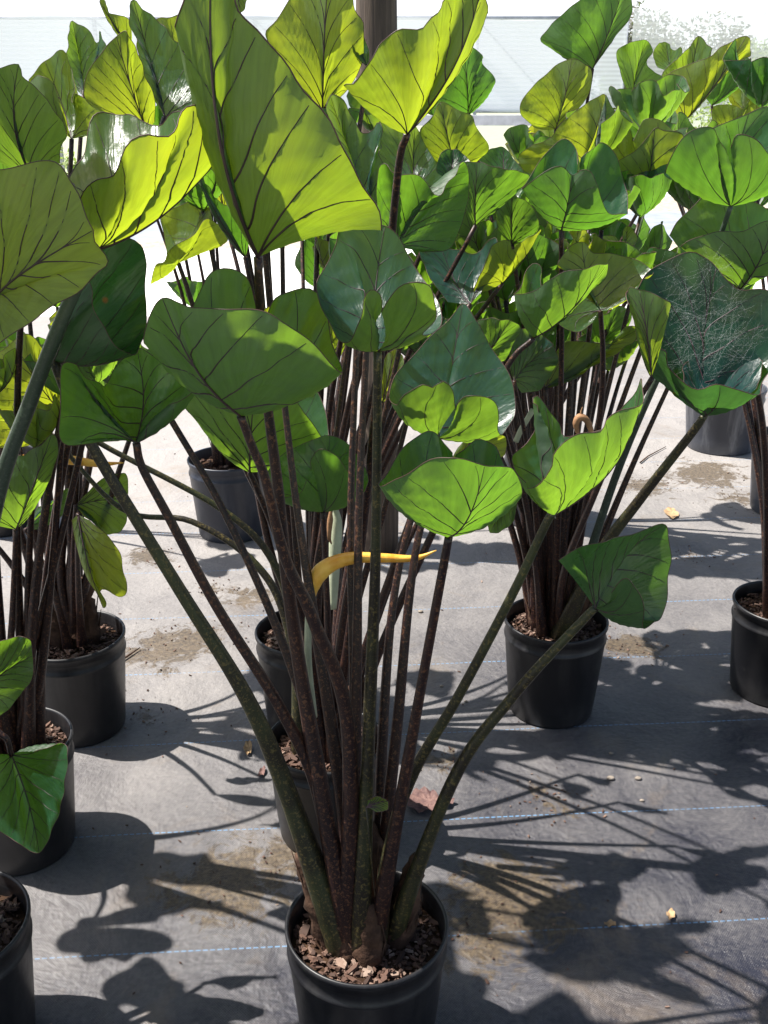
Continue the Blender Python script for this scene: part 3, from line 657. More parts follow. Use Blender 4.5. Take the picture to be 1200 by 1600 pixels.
p4.leaf((877, 360), 1.75, [(905,262,5),(900,235,7),(883,218,8),(865,226,8),(843,252,6),(825,283,3),(817,293,0),(833,280,-4),(867,262,-5),(882,264,-5),(895,278,-4),(907,270,-5),(922,270,-5),(933,290,-5),(940,312,-4),(952,332,-2),(976,334,0),(981,325,3),(981,293,6),(971,263,8),(951,233,9),(933,227,9),(913,243,7),(907,262,6)], 10, 'g', None)
p4.leaf((908, 255), 2.4, [(870,264),(828,272),(812,250),(827,230),(860,216),(870,200),(890,179),(920,160),(946,148),(935,185),(921,215)], 8, 'y', -2)
p4.leaf((1142, 322), 1.78, [(1139,250,-4),(1130,225,-6),(1121,200,-6),(1100,196,-6),(1070,211,-6),(1050,237,-5),(1041,267,-3),(1060,255,0),(1100,210,4),(1130,195,6),(1170,177,8),(1205,167,8),(1238,200,6),(1248,260,3),(1230,278,-2),(1203,245,-5),(1182,221,-6),(1152,211,-6),(1142,232,-5)], 10, 'g', None, [(1112,402),(1050,540),(960,750)], 'pp')
p4.leaf((972, 400), 2.35, [(945,398),(926,392),(932,375),(948,367),(963,370),(970,380),(973,368),(981,354),(997,372),(983,393)], 7, 'b', 2)
p4.leaf((932, 548), 2.3, [(915,528),(907,500),(925,487),(945,490),(965,479),(987,490),(977,520),(960,538)], 4, 'g', -2)
p4.leaf((800, 772), 1.95, [(768,782),(750,806),(761,820),(767,835),(785,829),(801,815),(808,790)], 3, 'g', 1, pet=False)
p4.leaf((925, 545), 2.5, [(880,560),(860,520),(870,480),(910,470),(950,475),(960,510),(945,540)], 3, 'b', 3)
# --- left plants
p6.leaf((112, 217), 1.95, [(128,216,0),(155,211,-2),(174,190,-3),(150,164,-3),(122,146,-2),(113,160,0),(112,120,5),(103,83,7),(88,79,7),(70,95,7),(51,117,5),(41,133,2),(55,120,-2),(78,124,-3),(93,148,-3),(103,175,-2),(107,200,-1)], 9, 'y', None)
p6.leaf((130, 150), 2.2, [(108,125),(96,103),(108,75),(107,40),(112,30),(122,36),(140,47),(150,66),(156,48),(160,62),(167,80),(152,120),(138,140)], 4, 'b', 4)
p6.leaf((205, 72), 2.2, [(182,54),(168,32),(155,2),(163,4),(171,20),(198,27),(206,47)], 2, 'y', -2)
p6.leaf((118, 790), 1.95, [(130,776),(160,748),(185,740),(199,745),(200,780),(196,815),(181,832),(163,834),(148,819),(130,807)], 4, 'b', 3)
p6.leaf((122, 803), 1.86, [(112,813),(118,850),(132,895),(150,925),(162,947),(172,939),(164,918),(185,934),(197,926),(193,900),(186,867),(166,835),(140,812)], 4, 'y', -2)
p6.leaf((40, 827), 1.8, [(75,822),(100,802),(109,782),(106,764),(88,784),(60,792)], 3, 'g', -2)
p7.leaf((230, 206), 1.40, [(150,166),(132,150),(135,118),(160,81),(182,56),(200,45),(209,60),(222,110),(240,150),(242,190)], 4, 'y', -4)
p7.leaf((258, 184), 1.48, [(240,155),(222,110),(205,62),(200,40),(209,2),(240,30),(265,61),(285,72),(310,84),(333,107),(343,140),(338,170)], 4, 'b', 5)
p7.leaf((50, 278), 1.45, [(-30,230),(-28,130),(0,107),(25,102),(30,120),(40,132),(62,144),(85,169),(101,195),(105,212),(96,227),(93,255)], 3, 'b', -4)
p7.leaf((25, 827), 1.50, [(5,823),(-30,812),(-50,762),(-20,730),(20,712),(37,712),(57,690),(82,674),(93,690),(88,717),(76,755),(58,788)], 7, 'g', -3, [(20,950),(15,1060)])
p8.leaf((-8, 466), .95, [(-130,340),(-75,280),(0,263),(90,251),(120,289),(140,325),(156,358),(151,377),(164,408),(150,420),(110,453),(60,493),(0,534),(-50,562),(-90,572)], 6, 'y', -5)
p8.leaf((152, 390), .985, [(118,290,8),(110,268,13),(135,224,17),(165,197,20),(215,207,19),(250,199,17),(285,171,14),(320,164,9),(353,190,2),(342,153,0),(295,157,-2),(290,178,-3),(288,205,-4),(268,220,-5),(235,220,-6),(213,230,-6),(195,252,-6),(178,275,-6),(150,284,-5),(130,302,-4),(120,330,-3)], 8, 'y', None, [(107,475),(50,620),(-10,800),(-60,1100)], 'pp', r0=.0125, r1=.0062)
p8.leaf((18, 1180), 1.27, [(55,1176,-2),(100,1164,-2),(109,1185,-3),(106,1225,-4),(93,1265,-5),(78,1300,-6),(61,1333,-7),(30,1319,-7),(0,1300,-6),(-30,1260,-4),(-32,1200,-2),(-5,1180,-1)], 6, 'g', 0, pet=False)
p8.petiole(P(18, 1180, 1.27), [(5, 1150), (-40, 1160)], 1.27, 'pd', .008)
p8.leaf((-35, 1085), 1.30, [(-35,1025),(0,1004),(42,997),(51,1025),(49,1060),(20,1102),(0,1119)], 3, 'b', 2)
# out-of-frame leaves of the edge plants, many on p8, p7 added for their shade
for (pl, bx, by, bz, hd, sz, kd) in [(p8,-.95,1.05,1.05,2.6,.20,'g'),(p8,-.75,1.35,1.25,1.6,.22,'g'),(p8,-.80,.85,1.1,3.9,.20,'g'),(p8,-.55,.85,.85,4.9,.15,'g'),(p8,-.9,1.3,.8,2.2,.17,'g'),
        (p8,-.70,.80,1.25,4.2,.2,'g'),(p8,-.62,1.0,1.45,5.2,.2,'g'),(p8,-.85,1.0,1.35,3.1,.2,'g'),(p8,-.95,.85,.8,3.6,.17,'g'),(p8,-.62,.72,.95,4.6,.16,'g'),(p8,-1.0,1.15,1.2,3.0,.2,'g'),
        (p10,1.1,1.6,1.1,-1.2,.2,'g'),(p10,1.0,1.45,.75,-1.9,.17,'g'),(p8,-.78,.95,.75,4.0,.18,'g'),
        (p8,-.6,.8,1.3,-.6,.2,'g'),(p8,-.55,.70,1.62,-.3,.2,'g'),(p8,-1.05,1.05,1.15,2.6,.2,'g'),(p8,-.95,.92,1.2,3.4,.2,'g'),(p8,-.75,.9,.62,3.1,.16,'g'),(p8,-.64,.82,.42,3.4,.13,'g'),(p8,-.72,1.0,1.72,-.1,.22,'g'),(p8,-.6,.62,1.5,-.2,.2,'g'),(p8,-.92,1.22,1.1,2.4,.19,'g'),(p8,-.72,.86,1.68,.3,.22,'g'),(p8,-.9,.9,.95,3.2,.2,'g'),(p8,-1.0,1.05,.8,2.9,.2,'g'),(p8,-.85,.78,.7,3.6,.18,'g'),(p8,-.8,1.1,1.0,2.6,.18,'g'),(p8,-.7,1.1,1.6,.4,.22,'g'),(p7,-.68,1.5,1.62,.1,.21,'g'),(p7,-.7,1.3,1.5,0,.2,'g'),(p7,-.85,1.55,1.4,.9,.2,'g'),
        (p7,-1.05,1.6,1.05,2.9,.2,'g'),(p7,-.9,1.85,1.2,2.0,.2,'g'),(p7,-.95,1.45,.75,3.4,.16,'b'),
        (p6,-1.0,2.1,1.1,3.0,.19,'g'),(p6,-.85,2.3,.9,2.0,.17,'g'),(p6,-.95,2.0,.6,3.5,.15,'g'),
        (p10,1.15,2.1,1.0,.3,.19,'g'),(p10,1.05,2.4,1.2,1.0,.2,'y'),(p10,1.2,1.9,.8,-.6,.16,'g'),(p10,.98,2.35,.95,1.6,.15,'b'),
        (p12,1.6,3.2,1.0,0,.2,'g'),(p12,1.4,3.5,1.15,1.4,.2,'y'),(p12,1.3,3.3,.85,2.5,.17,'g')]:
    pl.auto_leaf(Vector((bx, by, bz)), hd, sz, kd)
p10.leaf((1157, 452), 1.80, [(1120,425,-1),(1085,400,-2),(1062,386,-2),(1072,375,-3),(1112,363,-3),(1162,361,-3),(1210,344,-3),(1255,372,-1),(1225,345,5),(1195,318,7),(1150,305,7),(1112,298,7),(1080,326,6),(1055,350,5),(1046,368,3)], 6, 'g', None, [(1165,520),(1195,700)])
# --- far plants
p5.leaf((868, 202), 2.9, [(835,200,0),(811,172,-3),(820,150,-3),(840,127,-3),(867,107,-3),(893,92,-3),(912,99,-3),(925,113,-2),(918,147,-1),(900,173,0),(880,190,1)], 5, 'y', -1)
p5.leaf((926, 108), 2.9, [(893,91),(846,66),(860,43),(883,19),(902,1),(935,-22),(976,-27),(988,5),(985,25),(960,58),(941,87)], 6, 'g', -3)
p5.leaf((1003, 320), 2.6, [(985,290,-1),(972,270,-2),(965,251,-3),(996,233,-4),(1022,200,-4),(1037,204,-4),(1067,211,-3),(1056,248,-1),(1043,277,0),(1060,225,3),(1040,189,5),(1005,186,6),(990,220,6),(984,216,6),(967,191,6),(947,195,5),(942,227,4),(960,250,3)], 4, 'y', None)
p11.leaf((1069, 190), 3.6, [(1040,152),(1027,134),(1051,114),(1083,99),(1112,85),(1130,70),(1166,56),(1172,75),(1160,88),(1125,121),(1095,156)], 6, 'y', -4)
p11.leaf((1068, 188), 3.75, [(1035,135),(1037,112),(1060,90),(1075,75),(1092,55),(1105,70),(1114,85),(1097,112)], 4, 'b', 4)
p11.leaf((988, 153), 3.5, [(974,122),(963,83),(981,69),(1010,63),(1019,78),(1013,100),(1022,110),(1037,126),(1022,152)], 3, 'g', 3)
p11.leaf((1112, 165), 3.7, [(1100,150),(1125,120),(1150,95),(1166,88),(1178,110),(1162,131),(1132,157)], 4, 'g', -3)
p11.leaf((1050, 112), 3.9, [(1028,105),(1020,85),(1030,68),(1043,65),(1052,78),(1065,76),(1066,92)], 3, 'b', 3)
p11.leaf((1000, 192), 3.3, [(984,172),(962,158),(965,150),(985,148),(1006,155),(1022,175),(1014,188)], 3, 'y', -2)
p11.leaf((1132, 208), 3.3, [(1112,196),(1115,168),(1140,164),(1163,170),(1169,154),(1178,155),(1180,176),(1152,197)], 3, 'y', -2)
for (pl, px, py, Y, hd, sz, kd) in [(p11,1035,205,3.9,2.8,.16,'g'),(p11,1170,190,3.9,.2,.2,'y'),(p11,1190,240,3.7,-.3,.18,'g'),(p11,1100,260,4.2,1.5,.18,'g'),
        (p10,1130,360,2.4,2.8,.17,'g'),(p10,1180,290,2.6,1.4,.18,'g'),(p10,1080,330,2.6,2.6,.15,'g'),(p12,1190,170,3.2,2.6,.2,'g'),
        (p4,650,520,2.2,3.4,.15,'b'),(p3,690,510,2.3,2.0,.15,'g'),(p4,760,520,2.4,4.4,.14,'b'),(p4,830,480,2.45,1.2,.15,'g'),(p4,700,360,2.5,2.9,.16,'b'),(p4,790,330,2.5,2.2,.16,'g'),(p4,860,420,2.5,4.8,.15,'b'),(p4,1010,470,2.4,.2,.15,'g'),(p4,950,580,2.3,-.6,.13,'b'),(p5,900,350,3.0,1.0,.2,'b'),(p5,1010,210,3.2,.5,.2,'g'),
        (p10,1120,500,2.3,3.1,.15,'g'),(p10,1190,420,2.3,.6,.17,'b'),(p10,1090,280,2.6,2.2,.17,'g'),(p12,1180,330,3.2,2.0,.2,'g'),(p3,600,220,2.3,1.6,.16,'b'),(p3,470,290,2.4,2.4,.14,'g'),(p3,640,560,2.0,4.0,.12,'b'),
        (p6,30,330,2.2,2.4,.16,'g'),(p6,170,330,2.3,1.0,.15,'b'),(p6,90,480,2.1,4.2,.13,'g'),(p9,230,300,3.0,2.4,.18,'b'),
        (p4,690,430,2.2,3.0,.14,'g'),(p4,640,330,2.5,2.4,.15,'g'),(p4,1000,340,2.5,.6,.15,'g'),(p4,930,250,2.6,1.2,.16,'b'),
        (p5,850,290,3.4,1.7,.23,'y'),(p5,940,290,3.4,.3,.23,'g'),(p5,700,340,3.2,3.3,.23,'g'),(p5,880,400,3.0,4.2,.23,'b'),(p5,760,390,3.0,3.9,.23,'g'),(p5,1000,260,3.4,.3,.20,'g'),(p5,960,420,3.0,5.2,.20,'g'),
        (p9,330,250,3.1,2.2,.18,'g'),(p9,430,330,3.1,.4,.16,'y'),(p9,300,350,3.0,3.6,.15,'g'),(p9,470,200,3.3,.6,.16,'g'),(p9,250,230,3.2,3.0,.17,'g'),
        (p13,60,250,3.2,.6,.17,'g'),(p13,-60,250,3.2,2.6,.18,'g'),(p13,20,420,3.0,4.4,.16,'b'),(p13,80,350,3.2,.2,.14,'y'),
        (p3,560,430,2.3,1.5,.15,'g'),(p3,640,470,2.2,.2,.14,'g'),(p3,700,560,2.1,0,.13,'g'),
        (p4,790,470,2.3,2.2,.13,'g'),(p4,850,560,2.35,3.0,.12,'g'),(p4,720,590,2.0,3.0,.12,'b'),
        (p6,60,600,2.1,2.6,.14,'g'),(p6,150,640,2.2,.9,.13,'b')]:
    pl.auto_leaf(P(px, py, Y), hd, sz, kd, r0=.011)

# ------------------------------------------------------------------ stem bases, stubs and extra stalks
def stubs(pl, lst):
    for (dx, dy, h, r, lx, ly) in lst:
        mb = MB(); b = Vector((pl.X + dx, pl.Y + dy, pl.zs - .01)); rs = random.Random(int(dx * 1e4)); n = 12
        pts = [b + Vector((lx * t, ly * t, h * t)) for t in [i / (n - 1) for i in range(n)]]
        mb.tube(pts, [r * (1.25 - .75 * (i / (n - 1)) ** 1.3) * (1.12 if i % 3 == 0 else .97) for i in range(n)], 18, 0)
        mb.v = [tuple(Vector(v) + (Vector(v) - b - Vector((0, 0, v[2] - b.z))).normalized() * r * .45 * noise.noise(Vector(v) * 70) + Vector((0, 0, .01 * noise.noise(Vector(v) * 45)))) for v in mb.v]
        for k in range(7):                           # torn sheath fibres
            a = rs.random() * 6.283; q = b + Vector((math.cos(a) * r * 1.05, math.sin(a) * r * 1.05, 0)); z1 = rs.uniform(.4, 1.15) * h
            mb.tube([q, q + Vector((lx * .4, ly * .4, z1 * .5)), q + Vector((lx * .8 + rs.uniform(-.008, .008), ly * .8 + rs.uniform(-.008, .008), z1))], [.003, .0024, .0006], 5, 0)
        mb.build('stem_base', M['corm'], pl.root)
stubs(p1, [(-.040,-.010,.17,.021,-.045,0),(.0,.004,.21,.030,0,.005),(.034,-.004,.16,.021,.035,0),(.004,-.034,.12,.021,.0,-.008),(-.02,-.03,.09,.017,-.01,-.005)])
stubs(p4, [(-.03,.0,.17,.020,-.03,0),(.0,-.01,.15,.028,.02,0),(.04,.01,.16,.026,.04,0),(.015,.03,.16,.024,.02,.02)])
stubs(p6, [(-.02,.0,.16,.026,-.02,0),(.02,.01,.18,.03,.02,0)])
for pl in (p2, p3, p7, p8): stubs(pl, [(-.025,.0,.14,.018,-.02,0),(.02,.01,.15,.02,.02,0)])
for pl in (p5, p9, p10, p11, p12, p13): stubs(pl, [(-.02,.0,.13,.018,-.02,0),(.02,.01,.13,.02,.02,0)])
def stalk(pl, pts, Y1, kind='pd', r0=.0125, r1=.004):
    """extra stalk traced from its foot up to where it disappears among the leaves"""
    pl.petiole(P(pts[0][0], pts[0][1], Y1), pts[1:], Y1, kind, r0, r1)
stalk(p1, [(700,720),(660,815),(640,930),(622,1120),(600,1330)], 1.22)
stalk(p1, [(575,500),(562,760),(558,1000),(556,1250)], 1.25)
stalk(p1, [(560,470),(548,800),(552,1000),(560,1300)], 1.3)
stalk(p1, [(440,590),(462,780),(485,930),(520,1150),(545,1330)], 1.25, 'pd', .016)
stalk(p1, [(690,700),(640,820),(612,960),(598,1150),(590,1330)], 1.3)
TOP = random.Random(12)
def stalks(pl, Y, lst, r0, r1, size):
    for (x0, y0, x1, y1) in lst:
        xm, ym = (x0 + x1) / 2 + TOP.uniform(-6, 6), (y0 + y1) / 2
        stalk(pl, [(x0, y0), (xm, ym), (x1, y1)], Y, 'pd', r0, r1)
        if size: pl.auto_leaf(P(x0, y0, Y), TOP.uniform(0, 6.28), size * TOP.uniform(.8, 1.15), TOP.choice('gggyb'), 52, pet=False)
stalks(p2, 1.62, [(555,450,485,1000),(440,560,480,1050),(660,560,545,1000),(630,520,532,1000),(400,590,478,1050)], .0115, .004, .10)
stalks(p3, 2.05, [(415,330,440,850),(530,440,490,850),(560,420,500,850),(318,330,420,850),(400,340,440,850),(440,300,450,850),(520,230,490,850)], .012, .0045, .13)
stalks(p4, 2.08, [(840,440,850,860),(790,470,825,880),(1060,570,925,880),(985,470,890,880),(900,450,875,860),(815,560,840,880),(1030,470,895,860),(770,430,850,860),(880,330,862,860),(700,520,842,870),(940,360,880,860)], .015, .0045, .14)
stalks(p6, 1.98, [(120,600,95,900),(170,600,110,900),(50,610,80,900),(225,620,130,930),(20,640,70,930),(130,560,112,900)], .016, .0045, .12)
stalks(p7, 1.5, [(100,620,60,1080),(55,700,40,1080),(150,600,30,1100),(-10,620,8,1080)], .013, .0045, .10)
stalks(p5, 3.15, [(740,330,800,640),(800,350,820,640),(960,310,860,640),(830,270,835,640),(890,300,845,640),(700,400,800,650),(1010,420,860,660),(920,330,850,640),(860,420,838,640),(650,330,790,650)], .016, .006, .16)
stalks(p9, 3.1, [(300,480,340,650),(420,330,370,640),(330,330,350,640)], .013, .005, .13)


# ------------------------------------------------------------------ flowers
def strip_tube(pl, name, pts, Y, rads, m, flat=.5):
    c = catmull([P(x, y, Y) for (x, y) in pts], 6); rr = np.interp(np.linspace(0, 1, len(c)), np.linspace(0, 1, len(rads)), rads)
    mb = MB(); mb.tube(c, list(rr), 10, 0); return mb.build(name, m, pl.root)
strip_tube(p2, 'flower_spathe', [(486,936),(489,914),(502,893),(526,878),(560,871),(605,872),(650,872),(682,860)], 1.22, [.005,.0105,.0115,.0095,.0078,.006,.004,.0006], M['spathe'])
strip_tube(p2, 'flower_stalk', [(487,932),(482,965),(482,1040),(490,1120)], 1.24, [.0045,.0048,.005,.0055], M['spathe_p'])
strip_tube(p2, 'flower_bud', [(524,790),(526,815),(524,850),(522,900),(520,950)], 1.58, [.003,.009,.011,.009,.007], M['spathe_p'])
strip_tube(p2, 'dried_flower_tip', [(517,792),(516,812),(514,838),(518,850)], 1.56, [.001,.005,.004,.001], M['dry'])
strip_tube(p6, 'flower_spathe', [(88,717),(120,720),(155,725),(193,723)], 1.75, [.009,.0085,.006,.001], M['spathe'])
strip_tube(p7, 'flower_spathe', [(18,734),(22,724),(30,719),(38,712)], 1.55, [.003,.009,.008,.002], M['spathe'])
strip_tube(p4, 'dried_flower', [(903,678),(900,662),(905,652),(915,655),(922,668),(926,682)], 1.7, [.003,.006,.0065,.006,.005,.004], M['dry'])
strip_tube(p4, 'dried_flower', [(912,655),(908,645),(910,636)], 1.7, [.003,.002,.0005], M['dry'])
strip_tube(p5, 'flower_spathe', [(872,355),(874,385),(870,410)], 2.6, [.006,.007,.005], M['dry'])
strip_tube(p4, 'flower_stalk', [(833,640),(815,670),(806,690)], 2.0, [.006,.006,.006], M['spathe_p'])
# small seedling leaves
sb_ = P(586, 1400, 1.07)
sp = empty('weed_seedling', sb_, 'small bright green seedling leaf standing among the front pot stems', 'seedling')
build_leaf(sp, P(572, 1262, 1.03), [P(x, y, 1.03 - d) for (x, y, d) in [(575,1250,0),(590,1245,.006),(606,1252,.010),(605,1266,.010),(588,1269,.004)]], 2, 'y', (0, -1, 1))
mb = MB(); mb.tube([sb_, P(578, 1320, 1.05), P(572, 1262, 1.03)], [.001, .001, .001], 6); mb.build('stem', M['pg'], sp)

# ------------------------------------------------------------------ wooden post
b = G(592, 866); rs = random.Random(3)
mb = MB(); zz = [i * .06 for i in range(52)]
prof_pts = [Vector((b.x + .004 * math.sin(z * 3), b.y + .05, z)) for z in zz]
mb.tube(prof_pts, [.060 - .004 * z + .0018 * math.sin(z * 9 + 1) for z in zz], 28)
po = mb.build('wooden_post', M['wood'])
tag(po, 'round brown wooden post rising among the plants, taller than the leaves', 'post')

# ------------------------------------------------------------------ background structure
FY = 20.0
def Z(py, Y=FY): return P(600, py, Y).z
def Xp(px, py=100, Y=FY): return P(px, py, Y).x
def cloth_panel(name, x0, x1, z0, z1, m, parent):
    mb = MB(); nx, nz = 40, 12; vs = []; uv = []
    for j in range(nz + 1):
        for i in range(nx + 1):
            x = x0 + (x1 - x0) * i / nx; z = z0 + (z1 - z0) * j / nz
            vs.append((x, FY + .05 * math.sin(x * 1.3) + .03 * math.sin(x * 3.1 + z * 2), z + (.04 * math.sin(x * 1.9) if j in (0, nz) else 0)))
    fs = [(j * (nx + 1) + i, j * (nx + 1) + i + 1, (j + 1) * (nx + 1) + i + 1, (j + 1) * (nx + 1) + i) for j in range(nz) for i in range(nx)]
    mb.add(vs, fs); return mb.build(name, m, parent)
fen = empty('shade_cloth_wall', (0, FY, 0), 'tall white shade cloth wall with steel posts behind the plants, opaque white cloth', 'shade wall')
xe = Xp(975)
cloth_panel('shade_cloth', Xp(-300), xe, Z(172), Z(28), M['shade'], fen)
mb = MB()
for x in [Xp(-60), Xp(150), Xp(400), Xp(745), xe + .03]:
    mb = MB(); mb.tube([(x, FY + .14, 0), (x, FY + .14, Z(24))], [.035, .035], 10); mb.build('fence_post', M['steel'], fen)
for z in (Z(27), Z(174)):
    mb = MB(); mb.tube([(Xp(-300), FY + .12, z), (xe, FY + .12, z)], [.03, .03], 8); mb.build('rail', M['steel'], fen)
f2 = empty('sheer_mesh_wall', (xe + 2, FY, 0), 'sheer see-through mesh panel on the right with trees showing behind it', 'shade wall')
cloth_panel('mesh_cloth', xe + .1, Xp(1700), Z(260), Z(16), M['sheer'], f2)
for x in [Xp(1300), Xp(1700)]:
    mb = MB(); mb.tube([(x, FY + .14, 0), (x, FY + .14, Z(14))], [.035, .035], 10); mb.build('fence_post', M['steel'], f2)
for k, x in enumerate((Xp(150), Xp(400), Xp(745))):
    mb = MB(); mb.tube([(x, FY + .13, Z(30)), (x + 1.5, FY + .13, Z(170))], [.012, .012], 6); mb.build('brace_wire', M['steel'], fen)
# long low table below the cloth
tb = empty('nursery_bench', (0, 19.3, 0), 'long pale grey growing bench under the shade cloth wall', 'bench')
mb = MB(); mb.box(Xp(-300, 100, 19.3), Xp(930, 100, 19.3), 19.0, 19.8, Z(196, 19.3), Z(180, 19.3)); mb.build('bench_top', M['steel'], tb, False)
for i in range(9):
    x = -11 + i * 1.75
    mb = MB(); mb.box(x, x + .08, 19.1, 19.18, 0, Z(196, 19.3) - .003); mb.build('leg', M['conc'], tb, False)
rs = random.Random(5)
for i in range(14):
    x = Xp(700, 200, 19.0) + i * .20 + rs.uniform(-.03, .03); zt = Z(rs.uniform(200, 215), 18.7)
    mb = MB(); r = .075; mb.lathe([(0, .003), (r * .75, .003), (r, .28), (r + .008, .285), (r + .008, .3), (r - .006, .3), (r * .7, .02)], 14, 0)
    o = mb.build('empty_pot', M['conc'] if i % 3 else M['pot_grey']); o.location = (x, 18.75 + rs.uniform(-.1, .1), 0)
    tag(o, 'pale empty pot in the far row standing on the ground below the bench', 'pot', 'pale empty pots below the far bench')
# foliage
def foliage(mb, c, rad, n, size, rs):
    for _ in range(n):
        while True:
            d = Vector((rs.uniform(-1, 1), rs.uniform(-1, 1), rs.uniform(-1, 1)))
            if .15 < d.length < 1: break
        p = Vector(c) + Vector((d.x * rad[0], d.y * rad[1], d.z * rad[2]))
        a = Vector((rs.gauss(0, 1), rs.gauss(0, 1), rs.gauss(0, .7))).normalized(); b_ = a.orthogonal().normalized(); s_ = size * rs.uniform(.6, 1.4)
        mb.add([p - a * s_, p + b_ * s_ * .45, p + a * s_, p - b_ * s_ * .45], [(0, 1, 2, 3)])
def tree(px, py_top, py_mid, Y, r, label, m, group='trees beyond the mesh wall'):
    rs = random.Random(int(px)); c = P(px, py_mid, Y); ztop = P(px, py_top, Y).z
    root = empty('tree', (c.x, Y, 0), label, 'tree', group)
    mb = MB(); mb.tube([(c.x, Y, 0), (c.x + .1, Y, c.z * .5), (c.x, Y, ztop * .85)], [.16, .12, .05], 8)
    for k in range(5):
        a = rs.random() * 6.28; q = Vector((c.x, Y, c.z * rs.uniform(.5, .8))); mb.tube([q, q + Vector((math.cos(a) * r * .7, math.sin(a) * r * .6, r * .5))], [.06, .02], 6)
    mb.build('trunk', M['trunk'], root)
    mb = MB()
    for k in range(16):
        a = rs.random() * 6.28; q = rs.random() ** .5 * r * .75
        cz = c.z * .55 + (ztop - c.z * .55) * rs.uniform(.1, .85)
        foliage(mb, (c.x + q * math.cos(a), Y + q * math.sin(a) * .7, cz), (r * .4, r * .4, r * .3), 420, .085, rs)
    mb.build('crown', m, root, False)
tree(1045, 28, 90, 32, 2.9, 'greyish bushy tree behind the mesh wall, left one of the far trees', M['fol3'])
tree(1190, 75, 140, 30, 2.2, 'light green round tree behind the mesh wall at the right edge', M['fol2'])
tree(985, 55, 120, 34, 1.3, 'small yellowish green tree behind the mesh wall beside the cloth edge', M['fol2'])
def shrub(px, py, Y, r, h, label, m):
    rs = random.Random(int(px * 3)); q = G(px, py); q = P(px, py, Y)
    mb = MB(); foliage(mb, (q.x, Y, h * .5), (r, r * .6, h * .55), 1500, .05, rs)
    for k in range(7): mb.tube([(q.x + rs.uniform(-r, r) * .3, Y, 0), (q.x + rs.uniform(-r, r) * .7, Y, h * .8)], [.012, .005], 5)
    o = mb.build('shrub', m, None, False); tag(o, label, 'shrub', 'low shrubs along the far wall')
shrub(20, 240, 18.2, 1.1, .9, 'low green shrub at the far left edge below the shade cloth', M['fol2'])
shrub(200, 240, 18.4, .9, .7, 'low green shrub below the shade cloth behind the left leaves', M['fol'])
shrub(1130, 200, 18.6, 1.3, 1.7, 'pale yellow green shrub in front of the mesh wall on the right', M['fol2'])
shrub(1010, 200, 18.7, .8, 1.4, 'pale green shrub in front of the mesh wall beside the cloth edge', M['fol2'])

# ------------------------------------------------------------------ litter on the ground
rs = random.Random(21); mb = MB()
for _ in range(420):
    y = rs.uniform(.75, 4.2); x = rs.uniform(-1.6, 1.6) * (.5 + y * .25)
    chip(mb, Vector((x, y, .002)), rs.uniform(.0015, .0055), rs)
for (px, py, r, k) in STAINS:
    q = G(px, py)
    for _ in range(26):
        chip(mb, q + Vector((rs.gauss(0, r * .45), rs.gauss(0, r * .4), .002)), rs.uniform(.002, .006), rs)
o = mb.build('bark_litter', M['chip'], None, False); tag(o, 'brown bark crumbs scattered over the ground cloth', 'litter', None, 'stuff')
def dead_leaf(pts, zs, m, label):
    c = sum((G(*p) for p in pts), Vector()) / len(pts); mb = MB(); n = len(pts); ring = catmull([tuple(G(*p)) for p in pts + [pts[0]]], 4)[:-1]
    vs = [(c.x, c.y, zs * .5)]; m1 = len(ring)
    for t in (.35, .7, 1):
        for i, p in enumerate(ring):
            vs.append((c.x + (p[0] - c.x) * t, c.y + (p[1] - c.y) * t, .003 + zs * abs(math.sin(i * .9 + t * 2)) * t))
    fs = [(0, 1 + i, 1 + (i + 1) % m1) for i in range(m1)]
    for k in range(2):
        for i in range(m1): a = 1 + k * m1 + i; b_ = 1 + k * m1 + (i + 1) % m1; fs.append((a, a + m1, b_ + m1, b_))
    mb.add(vs, fs); return tag(mb.build('fallen_leaf', m), label, 'fallen leaf', 'dead leaves on the ground cloth')
dead_leaf([(636,1268),(640,1248),(655,1238),(672,1240),(690,1250),(710,1255),(700,1264),(680,1268),(660,1275)], .012, M['fallen'], 'curled purple brown leaf lying on the cloth behind the front pot')
dead_leaf([(1036,660+140),(1046,795),(1056,800),(1060,808),(1048,812)], .006, M['fallen_tan'], 'small tan leaf on the ground near the far right pots')
dead_leaf([(1040,1430),(1050,1424),(1054,1436),(1045,1441)], .006, M['fallen_tan'], 'small tan leaf near the seam at the lower right')
dead_leaf([(943,1446),(956,1442),(962,1449),(950,1452)], .006, M['fallen_tan'], 'pinkish tan leaf scrap right of the front pot')
dead_leaf([(380,1172),(386,1162),(394,1166),(392,1180),(385,1182)], .008, M['fallen_tan'], 'tan bark leaf beside the second centre pot')
dead_leaf([(402,1216),(408,1204),(415,1202),(412,1214)], .006, M['fallen'], 'dark brown leaf scrap left of the second centre pot')
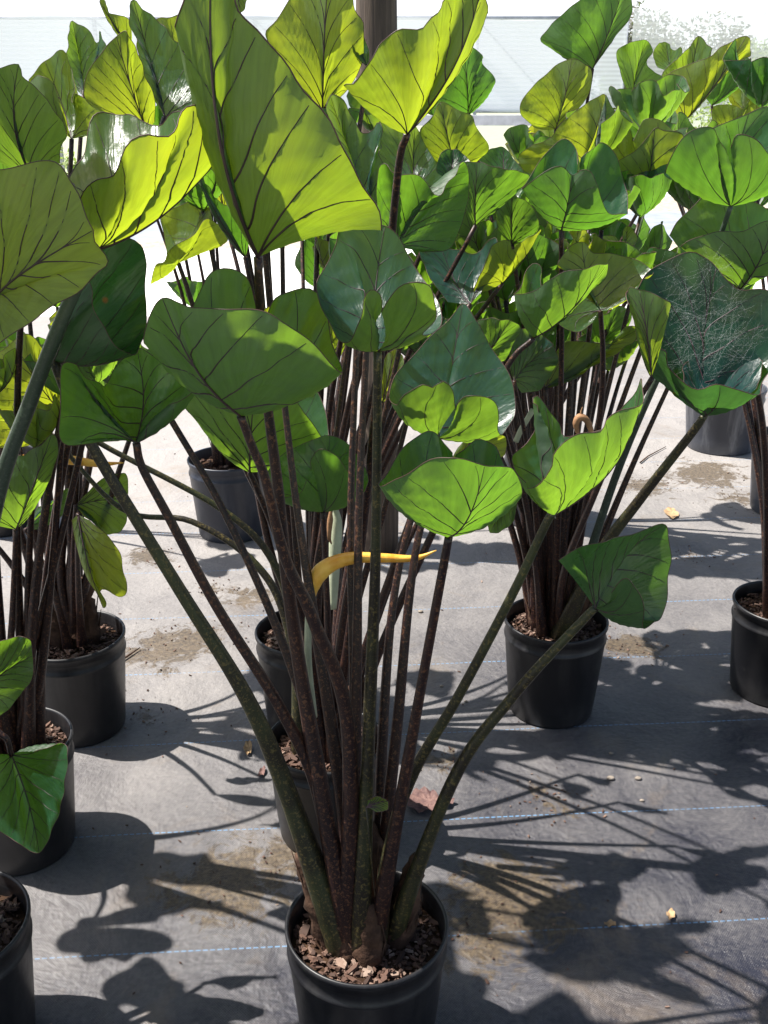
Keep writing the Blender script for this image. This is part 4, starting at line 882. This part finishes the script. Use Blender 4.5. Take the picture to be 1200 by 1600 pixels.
for i, (px, py, r) in enumerate([(657,957,.006),(954,1218,.007),(997,1218,.006),(1003,1252,.004),(955,1178,.004),(690,1073,.004),(728,1097,.004)]):
    q = G(px, py); mb = MB(); mb.lathe([(0, -r * .5), (r * .8, -r * .3), (r, 0), (r * .75, r * .45), (0.0005, r * .6)], 9)
    o = mb.build('pebble', M['stone']); o.location = (q.x, q.y, r * .5); o.scale = (1.3, .9, 1)
    tag(o, ['pale pebble on the seam line behind the front stems','largest of the pale pebbles right of centre on the sunlit cloth','pale pebble right of the largest one on the cloth','tiny pebble just below the pebble pair on the right','tiny pebble above the pebble pair on the right','tiny pebble left of the fallen leaf shadow, upper one','tiny pebble left of the right plant pot, lower one'][i], 'pebble', 'pebbles on the ground cloth')
for i, pts in enumerate([[(188,1036),(200,1028),(219,1015)],[(1000,725),(1012,715),(1040,700)]]):
    mb = MB(); mb.tube([G(*p) + Vector((0, 0, .006)) for p in pts], [.003, .0028, .0015], 6)
    mb.build('fork', M['corm']).name = 'twig'
    tag(bpy.data.objects['twig'] if i == 0 else bpy.data.objects['twig.001'], ['dark broken twig against the left black pot', 'dark twig on the pale ground before the wide grey pot'][i], 'twig', 'twigs on the ground')
# ------------------------------------------------------------------ spider webs
def web(name, pix, Y, n, label, seed, dY=.05):
    """fine silk: short curved threads gathered in a sagging sheet"""
    rs = random.Random(seed); mb = MB(); cx = sum(p[0] for p in pix) / len(pix); cy = sum(p[1] for p in pix) / len(pix)
    for _ in range(n):
        a = rs.choice(pix); k = rs.random() ** .6; x = cx + (a[0] - cx) * k + rs.gauss(0, 9); y = cy + (a[1] - cy) * k + rs.gauss(0, 9)
        d = rs.random() * 6.283; L = rs.uniform(8, 46); pts = []; z = rs.uniform(-dY, dY)
        for j in range(5):
            pts.append(P(x, y, Y + z)); d += rs.gauss(0, .12); x += math.cos(d) * L / 4; y += math.sin(d) * L / 4; z += rs.gauss(0, .004)
        mb.tube(pts, [.00005] * 5, 3, 0, False)
    o = mb.build(name, M['web']); return tag(o, label, 'spider web', 'spider webs on the leaves', 'stuff')
web('spider_web', [(1045,420),(1110,405),(1150,470),(1185,530),(1165,560),(1110,585),(1060,575),(1040,540),(1060,480)], 1.60, 650, 'dense white spider web inside the large cupped leaf on the right', 4)
